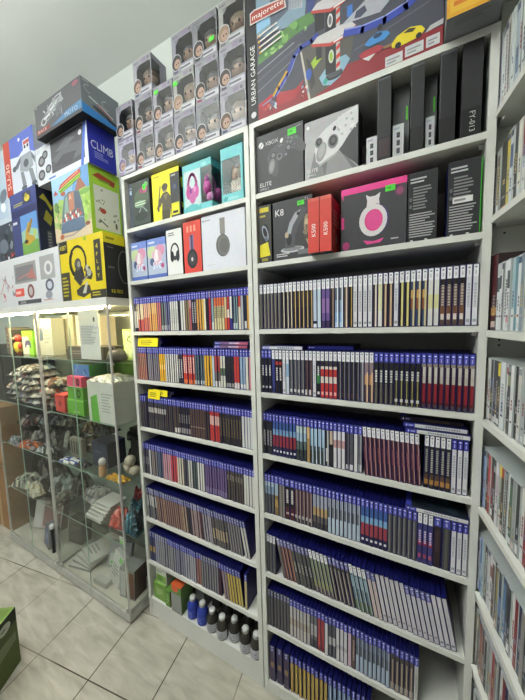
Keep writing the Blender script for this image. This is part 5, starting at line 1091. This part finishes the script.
lean('cable_pack', 'light grey pack lying low in front of the silver one', -1.09, -.065, .11, .04, .03, '#b5b4ac', 4, 0, None)
bag(-.86, .17, z, .13, .12, .2, DB, 'black bag in the rear corner of the nearer cabinet floor', 91)

# ------------------------------------------------------------------ boxed toys stacked on the cabinets
zt = GT+.04
def f(c):
    c.rect(0, .8, .2, 1, '#2b2a26'); c.text('KB7', .03, .86, .07, '#d8ca2a'); c.arc(.42, .62, .19, .25, -40, 300, .014, '#2d2c29'); c.arc(.42, .62, .16, .21, 130, 240, .012, '#55534a')
    c.poly([(.3, .36), (.36, .52), (.52, .54), (.56, .34), (.44, .22)], '#34332f'); c.ell(.42, .58, .08, .1, '#4f4e49'); c.ell(.44, .58, .035, .05, '#8d8c86'); c.poly([(.56, .34), (.6, .5), (.68, .52), (.74, .38), (.7, .3)], '#35342f'); c.ell(.66, .42, .05, .06, '#9a998f'); c.ell(.62, .5, .03, .05, '#a9a89c')
    c.poly([(.34, .16), (.5, .24), (.66, .22), (.68, .1), (.5, .03), (.36, .08)], '#3a3935'); c.poly([(.48, .1), (.58, .28), (.62, .27), (.56, .1)], '#b5b4aa'); c.line([(.5, .3), (.62, .36)], .008, '#8a8980')
    c.rect(.8, .26, .94, .9, '#2f2e2a')
    for k, ch in enumerate('4.IN1'[:1] + 'PLAY'): c.text(ch, .84, .76-.11*k, .08 if k == 0 else .06, '#d8ca2a')
    c.bars(.03, .06, .2, .42, 5, '#4a4833', 3); c.rect(0, .0, .21, .48, '#3d3b30'); c.bars(.02, .06, .19, .42, 6, '#a89e2f', 3); c.rect(.66, 0, 1, .13, '#2f2e2a'); c.bars(.7, .03, .96, .11, 2, '#b5aa30', 4); c.ell(.62, .96, .03, .03, '#7fae3a')
def g(c):
    c.rect(0, .84, .86, 1, '#d8ca22'); c.bars(.1, .88, .6, .95, 1, '#8f861c'); c.arc(.8, .5, .26, .26, 60, 300, .006, '#6a6a66'); c.text('KB-7803', .2, .07, .06, '#d8ca2a', w=.45); c.bars(.12, .44, .5, .5, 1, '#5f5f5a'); c.bars(.12, .76, .5, .8, 1, '#5f5f5a')
carton('steering_wheel_box', 'yellow and black boxed steering wheel on the nearer cabinet', 'toy box', -1.163, -.777, -.09, .045, zt, zt+.315, '#cbb71c', f, g, right='#262623', top='#b8a81c')
def f(c):
    c.rect(.0, 0, 1, 1, '#c6c8cb'); c.rect(.3, .46, .66, .86, '#8f8f8c'); c.rect(.32, .5, .62, .8, '#77767a'); c.rect(.72, .46, .93, .9, '#9a9b9c'); c.ell(.84, .66, .06, .13, '#c9c9c9'); c.ell(.84, .66, .03, .08, '#8a8a90')
    c.line([(.36, .56), (.6, .66)], .006, '#b57a74'); c.poly([(.5, .56), (.6, .74), (.65, .5)], '#a8706a'); c.rect(.29, .2, .44, .36, '#d0554a'); c.bars(.3, .22, .43, .34, 1, '#e6b0a6'); c.ell(.55, .28, .055, .14, '#7a4a4a'); c.ell(.55, .28, .03, .09, '#b0a9a9')
    c.ell(.84, .34, .06, .12, '#55586a'); c.ell(.84, .34, .035, .07, '#b9bcc6'); c.ell(.82, .16, .05, .08, '#8a8d98'); c.spots(14, ['#8d9099', '#b5676a', '#a5a9b5'], .015, .04, 8, (.02, .2, .3, .7)); c.line([(.02, .3), (.12, .6), (.2, .4)], .007, '#b0605c')
    c.rect(.32, .03, .7, .11, '#4a4a4e'); c.text('DRONE', .36, .045, .05, '#c9c9c9'); c.bars(.74, .05, .95, .09, 1, '#b5807c'); c.line([(.05, .12), (.12, .18)], .004, '#c07a74')
carton('drone_box', 'white boxed drone with grey windows on the farther cabinet edge', 'toy box', -1.93, -1.172, -.09, .10, zt, zt+.302, '#c6c8cb', f, group='boxed toys on the cabinets', right='#b0b2b5', top='#b5b7ba')
def f(c):
    c.rect(0, .6, 1, 1, '#86aecf'); c.rect(0, .8, 1, 1, '#93b9d6'); c.poly([(.55, .6), (.6, .9), (.8, 1), (1, 1), (1, .6)], '#5f8fc0'); c.rect(0, 0, 1, .62, '#a3a872'); c.poly([(0, .5), (.2, .66), (.4, .6), (.7, .72), (1, .68), (1, .3), (0, .3)], '#93b35c')
    c.poly([(.62, .68), (.76, .9), (.92, .7)], '#97604c'); c.poly([(.72, .84), (.76, .9), (.8, .84)], '#b5786a'); c.ell(.88, .64, .14, .04, '#6f9a48'); c.poly([(0, 0), (0, .24), (.3, .14), (.7, .12), (1, .22), (1, 0)], '#c6b596'); c.line([(.15, .07), (.5, .06), (.95, .17)], .009, '#9a9088'); c.ell(.9, .17, .06, .03, '#7a4a3c')
    c.spots(30, ['#7a9a54', '#8aa868', '#b5a070', '#5f7f44', '#c3b382'], .015, .05, 9, (0, .2, .32, .6)); c.spots(20, ['#8fb84f', '#a9c766', '#7aa33f'], .015, .05, 5, (.78, .2, 1, .62))
    c.poly([(.2, .2), (.26, .46), (.34, .66), (.46, .72), (.6, .7), (.74, .68), (.8, .5), (.84, .3), (.78, .2)], '#5c6a72'); c.poly([(.3, .36), (.36, .64), (.42, .68), (.44, .4)], '#7f9a92'); c.poly([(.44, .4), (.46, .68), (.6, .7), (.6, .44)], '#a8735c'); c.poly([(.6, .44), (.62, .69), (.74, .66), (.78, .42)], '#4f5b6c'); c.poly([(.46, .6), (.5, .69), (.54, .6)], '#c99a84')
    c.poly([(.18, .12), (.2, .27), (.5, .31), (.82, .28), (.84, .14), (.7, .1)], '#56697f'); c.line([(.2, .27), (.5, .31), (.82, .28)], .004, '#7d90a6')
    for k in range(9): c.ell(.3+.055*k, .31+.018*(k % 3), .022, .03, ['#b03a34', '#e0dacd', '#c25a48'][k % 3]); c.ell(.33+.05*k, .38+.022*(k % 2), .018, .026, ['#d9d3c6', '#a83a38', '#7a4a44'][k % 3])
    c.poly([(.2, .8), (.26, .87), (.5, .93), (.8, .98), (.82, .92), (.5, .86)], '#b0403a'); c.poly([(.2, .79), (.5, .86), (.82, .92), (.8, .86), (.5, .79), (.24, .74)], '#8fbb3c'); c.line([(.24, .77), (.78, .89)], .005, '#3f5a24'); c.line([(.28, .84), (.76, .95)], .005, '#d68a70')
    c.poly([(.06, .74), (.1, .82), (.18, .74)], '#a8483f'); c.ell(.32, .72, .06, .03, '#a85a4a'); c.ell(.1, .55, .06, .08, '#5f7f48'); c.ell(.2, .07, .06, .04, '#a8604c')
def g(c):
    c.poly([(.1, .86), (.3, .93), (.85, .88), (.8, .8), (.3, .84)], '#a84a34'); c.bars(.3, .8, .85, .86, 1, '#7aa02f'); c.rect(.12, .1, .94, .74, '#dcded2'); c.spots(14, ['#8aa07c', '#a9a9a0', '#6f7f6a'], .02, .035, 4, (.14, .14, .92, .72)); c.ell(.38, .38, .1, .04, '#b5503c'); c.line([(.2, .5), (.4, .48), (.45, .54)], .003, '#7f9a6a'); c.line([(.25, .24), (.5, .16)], .006, '#4a4a44'); c.ell(.8, .2, .04, .05, '#6f7560')
carton('track_set_box', 'green boxed dinosaur track set on top of the yellow wheel box', 'toy box', -1.185, -.852, -.09, .075, zt+.3155, zt+.645, '#9cc63c', f, g, group='boxed toys on the cabinets', right='#a4cf3f', top='#8ab534')
def f(c):
    c.rect(0, .86, 1, 1, '#3a4686'); c.rect(0, .74, 1, .86, '#333e7c'); c.bars(.12, .78, .6, .84, 2, '#a3a04a', 3); c.rect(.5, .78, .82, .96, '#2f3150'); c.ell(.66, .86, .1, .05, '#c9b93a'); c.ell(.64, .9, .05, .04, '#a8982c')
    c.rect(.34, 0, .96, .62, '#5f8fc9'); c.rect(.34, 0, .96, .24, '#6f9a4c'); c.poly([(.34, .36), (.6, .42), (.96, .34), (.96, .2), (.34, .2)], '#8fb5a0'); c.poly([(.44, .16), (.5, .34), (.62, .5), (.72, .46), (.62, .3), (.8, .26), (.84, .2), (.6, .14)], '#b08f3a'); c.poly([(.56, .36), (.74, .54), (.8, .5), (.64, .32)], '#8a6a2c'); c.ell(.5, .2, .08, .03, '#3f3a24'); c.ell(.84, .3, .04, .06, '#a8b54c')
    c.rect(0, 0, .34, .62, '#3c4372'); c.bars(.04, .5, .3, .58, 1, '#c3c3cf')
def g(c):
    c.poly([(.15, .82), (.4, .9), (.9, .72), (.8, .66), (.5, .78)], '#a89a34'); c.poly([(.3, .5), (.5, .66), (.85, .56), (.7, .42)], '#8f8430'); c.rect(.45, .05, .75, .34, '#44434a'); c.bars(.48, .08, .72, .32, 5, '#77757c', 3)
carton('building_toy_box', 'navy boxed yellow digger set standing on the drone box', 'toy box', -1.665, -1.352, -.09, .0, zt+.3025, zt+.67, '#2a2f5c', f, g, group='boxed toys on the cabinets', right='#23243a', top='#323a70')
def f(c):
    c.spots(26, ['#4d5560', '#5f6570', '#2f343c', '#78808a'], .03, .1, 5); c.ell(.5, .4, .2, .2, '#6a7280'); c.spots(8, ['#a8443c', '#c9c9c9', '#b5605a'], .02, .04, 6, (.5, .0, 1, .2)); c.ell(.86, .92, .02, .02, '#dcdcdc')
carton('toy_box', 'dark starry box beside the navy digger box', 'toy box', -1.96, -1.672, -.085, .05, zt+.3025, zt+.53, '#3c424c', f, group='boxed toys on the cabinets')
def f(c):
    c.rect(0, .0, .22, 1, '#b8402c'); c.text('SU-30', .165, .12, .12*(c.w/c.h), '#e0cfc4', 90); c.rect(.22, .55, 1, 1, '#4f63bd'); c.rect(.22, 0, 1, .55, '#c3c9d6'); c.poly([(.22, .5), (.22, .66), (.5, .62), (.7, .7), (1, .55), (1, .4)], '#c9d0de'); c.ell(.55, .9, .03, .03, '#e6e6ea')
    # toy robot
    c.rect(.66, .62, .86, .84, '#c9ccd3'); c.rect(.68, .76, .86, .82, '#b54a48'); c.ell(.72, .72, .03, .03, '#2b2d36'); c.ell(.81, .72, .03, .03, '#2b2d36'); c.poly([(.5, .36), (.56, .6), (.9, .6), (.94, .34), (.74, .28)], '#8f959f'); c.poly([(.36, .48), (.56, .6), (.56, .52), (.44, .4)], '#5c626c'); c.poly([(.9, .58), (1, .46), (.98, .36), (.9, .5)], '#5c626c')
    c.poly([(.52, .34), (.62, .32), (.68, .08), (.56, .06)], '#767c86'); c.poly([(.78, .32), (.9, .3), (.98, .06), (.86, .04)], '#767c86'); c.ell(.72, .44, .08, .07, '#4a4f5a'); c.ell(.34, .44, .07, .05, '#4a4f5a'); c.ell(.6, .04, .09, .04, '#4a4f5a'); c.ell(.92, .04, .08, .04, '#4a4f5a')
carton('robot_box', 'blue and white boxed robot with red lettered edge, highest of the far stack', 'toy box', -1.70, -1.335, -.085, .06, zt+.6705, zt+.985, '#c3c9d6', f, group='boxed toys on the cabinets', right='#b5bac6')
def f(c):
    c.rect(0, 0, 1, .14, '#c9ccd3'); c.bars(.24, .02, .46, .11, 1, '#4a6fc0'); c.rect(.32, .16, .94, .98, '#43444a'); c.poly([(.34, .5), (.6, .7), (.92, .6), (.92, .3), (.5, .24)], '#55565c'); c.poly([(.36, .3), (.55, .5), (.8, .44), (.7, .2)], '#38393f'); c.poly([(.4, .66), (.62, .86), (.8, .78), (.6, .62)], '#5c5d63')
    for u, v, r in ((.12, .62, .075), (.2, .74, .06), (.1, .26, .075), (.25, .34, .06)): c.ell(u, v, r, r*1.9, '#3c3d43'); c.ell(u, v, r*.6, r*1.1, '#7a7c84')
    c.poly([(.86, .0), (.91, 0), (.99, 1), (.95, 1)], '#3c62bb'); c.rect(.02, .84, .1, .96, '#b5b8c0'); c.ell(.88, .8, .03, .06, '#c9c9cf')
def g(c):
    c.text('CLIMB', .1, .4, .2, '#dfe3f2', w=.8); c.bars(.2, .18, .7, .36, 4, '#8f98d8', 2)
carton('climbing_car_box', 'blue boxed climbing car with dark window on the dinosaur set', 'toy box', -1.318, -.838, -.09, .055, zt+.6455, zt+.838, '#c3c7d0', f, g, group='boxed toys on the cabinets', right='#3038b0', top='#3a46b4', bottom='#8a8c94')
def f(c):
    c.rect(0, 0, 1, .1, '#2b2b2f'); c.poly([(.34, .1), (.7, .3), (1, .34), (1, .1)], '#3f6f9a'); c.rect(.02, .1, .32, .24, '#7a2f2c'); c.text('RACE', .05, .13, .09, '#d0a9a4', w=.2); c.poly([(.1, .34), (.16, .5), (.3, .66), (.4, .6), (.36, .38), (.2, .3)], '#6a6c70'); c.ell(.2, .4, .07, .13, '#9a9ca0'); c.ell(.2, .4, .04, .07, '#4a4c50'); c.poly([(.26, .6), (.4, .82), (.6, .84), (.66, .68), (.46, .5)], '#8f9296'); c.line([(.36, .62), (.62, .78)], .008, '#c9cbcd'); c.poly([(.46, .5), (.5, .7), (.6, .66), (.56, .34), (.48, .3)], '#5c5e63'); c.line([(.3, .7), (.5, .9), (.62, .9)], .005, '#aeb0b4'); c.spots(24, ['#5a5c61', '#7d8085', '#3c3d42', '#a5a8ac'], .012, .04, 12, (.16, .28, .66, .88)); c.line([(.34, .5), (.5, .66), (.62, .8)], .012, '#85888d'); c.line([(.22, .46), (.34, .52)], .01, '#c3c5c7')
    c.ell(.9, .88, .06, .07, '#8a4a5c'); c.rect(.03, .92, .07, .97, '#8f9196'); c.text('MOTO', .66, .13, .12, '#a9b5c3', w=.26)
def g(c):
    c.poly([(0, 0), (0, .28), (1, .14), (1, 0)], '#3a86cc'); c.line([(.2, .56), (.45, .48), (.8, .32)], .007, '#cfd3d8'); c.line([(.4, .48), (.78, .3)], .005, '#b5423c'); c.ell(.5, .3, .24, .07, '#4a4d53', rot=-.2); c.ell(.75, .2, .16, .05, '#2f3136', rot=-.2); c.arc(.2, .76, .12, .1, 90, 280, .004, '#a9b5ba'); c.arc(.66, .6, .14, .12, 100, 280, .004, '#a9b5ba'); c.rect(.03, .92, .2, .97, '#9a9fa3')
carton('motorbike_box', 'grey black boxed motorbike with blue edge, topmost of the stack', 'toy box', -1.205, -.797, -.13, .06, zt+.8385, zt+.99, '#4a4b50', f, g, group='boxed toys on the cabinets', right='#7c8287', top='#3c3d42', bottom='#2a2a2d')
def f(c): c.rect(.4, .1, .9, .9, '#a9bccf'); c.spots(10, ['#8f9aa8', '#6a7484', '#dfe3e8'], .05, .1, 4)
carton('toy_box', 'pale blue white box at the far end behind the robot box', 'toy box', -2.1, -1.71, -.07, .06, zt+.5305, zt+.98, '#b9c3d0', f, group='boxed toys on the cabinets')

# ------------------------------------------------------------------ floor
def f(c): c.rect(.06, .62, .96, .96, '#3f4f2a'); c.ell(.85, .84, .07, .1, '#b9c0b0'); c.bars(.8, .8, .9, .88, 1, '#6a7560'); c.poly([(.2, .3), (.5, .62), (.8, .58), (.6, .2)], '#5f7040'); c.poly([(.46, .4), (.8, .62), (.84, .5), (.52, .3)], '#7f8a68')
m = MB(); W, D, H = .30, .24, .288
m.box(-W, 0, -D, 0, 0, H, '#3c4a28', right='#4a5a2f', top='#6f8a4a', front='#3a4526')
m.lift = 3e-4; c = Cv(m, (0, -D, 0), (0, 1, 0), (0, 0, 1), D, H); c.poly([(0, .0), (1, 0), (1, .7), (0, .5)], '#55652f'); c.rect(0, .78, 1, 1, '#26301c'); c.ell(.72, .84, .14, .08, '#b5baa9'); c.bars(.64, .81, .8, .87, 1, '#6a7060'); c.poly([(.15, .3), (.5, .62), (.95, .6), (.95, .46), (.5, .4)], '#7a8560'); c.rect(.0, 0, .06, 1, '#1f2618')
c = topf(m, -W, 0, -D, 0, H); c.rect(.04, .05, .96, .95, '#5f7a3a'); c.rect(.25, .2, .85, .8, '#2b3322'); c.rect(.35, .3, .8, .72, '#c9cfc3')
o = m.build('floor_box', pivot=(0, 0, 0)); o.location = (-1.122, -.452, 0); o.rotation_euler.z = R(-58+90); tag(o, 'dark green box with white emblem standing on the floor tiles', 'box')
m = MB(); m.box(-2.62, -2.29, -.05, .08, 0, 1.02, '#fff', 'carton'); m.lift = 3e-4; c = front(m, -2.62, -2.29, -.05, 0, 1.02); c.rect(.42, 0, .58, 1, '#b59a70'); c.bars(.65, .5, .95, .56, 2, '#6a4f36')
tag(m.build('cardboard_box', pivot=(-2.45, .01, 0)), 'tall brown cardboard box standing beyond the glass cabinets', 'box')
root = empty('dark_fill_cupboard', 'dark cupboard added as fill behind the tall cardboard box', 'cupboard', (-2.57, .22, 0))  # added cupboard, keeps the view through the end pane dark
m = MB(); m.box(-2.93, -2.21, .115, .335, .0, 1.5, '#2b2826'); m.build('body', root)
for a, b2 in ((-2.925, -2.575), (-2.565, -2.215)):
    m = MB(); m.box(a, b2, .1, .1145, .03, 1.48, '#34302d'); d = m.build('door', root)
    m = MB(); hx = b2-.03 if a < -2.6 else a+.02; m.box(hx, hx+.01, .085, .0995, .75, .87, '#fff', 'metal'); m.build('handle', d, pivot=parent_world(root))

# ------------------------------------------------------------------ light
def area(name, loc, rot, sx, sy, power, col=(1, 1, 1)):
    l = bpy.data.lights.new(name, 'AREA'); l.shape = 'RECTANGLE'; l.size = sx; l.size_y = sy; l.energy = power; l.color = col
    o = bpy.data.objects.new(name, l); COL.objects.link(o); o.location = loc; o.rotation_euler = [R(a) for a in rot]; return o
area('ceiling_lamp_or_fill', (-.5, -1.5, 2.85), (0, 0, 0), 1.4, .6, 17, (1, .99, .96))
area('ceiling_lamp_or_fill', (-2.2, -1.6, 2.85), (0, 0, 0), 1.4, .6, 11, (1, .98, .95))
area('ceiling_lamp_or_fill', (-.5, -1.35, 2.87), (180, 0, 0), 1.4, .8, 105, (.99, 1, .97))  # added uplight to brighten the ceiling, not a fitting of its own
area('ceiling_lamp_or_fill', (-2.2, -1.35, 2.87), (180, 0, 0), 1.4, .8, 62, (.99, 1, .97))  # second added uplight, brightens the ceiling towards the cabinets
area('front_fill', (-2.4, -3.7, 1.6), (90, 0, -32), 4.5, 2.6, 10, (.96, .98, 1))  # added soft fill from the open front, no window stands there
w = bpy.data.worlds.new('World'); scn.world = w; w.use_nodes = True
w.node_tree.nodes['Background'].inputs[0].default_value = (.95, .97, 1, 1); w.node_tree.nodes['Background'].inputs[1].default_value = .1
scn.view_settings.view_transform = 'Standard'; scn.view_settings.look = 'None'; scn.view_settings.gamma = 1; scn.view_settings.exposure = -.22
scn.cycles.transparent_max_bounces = 48
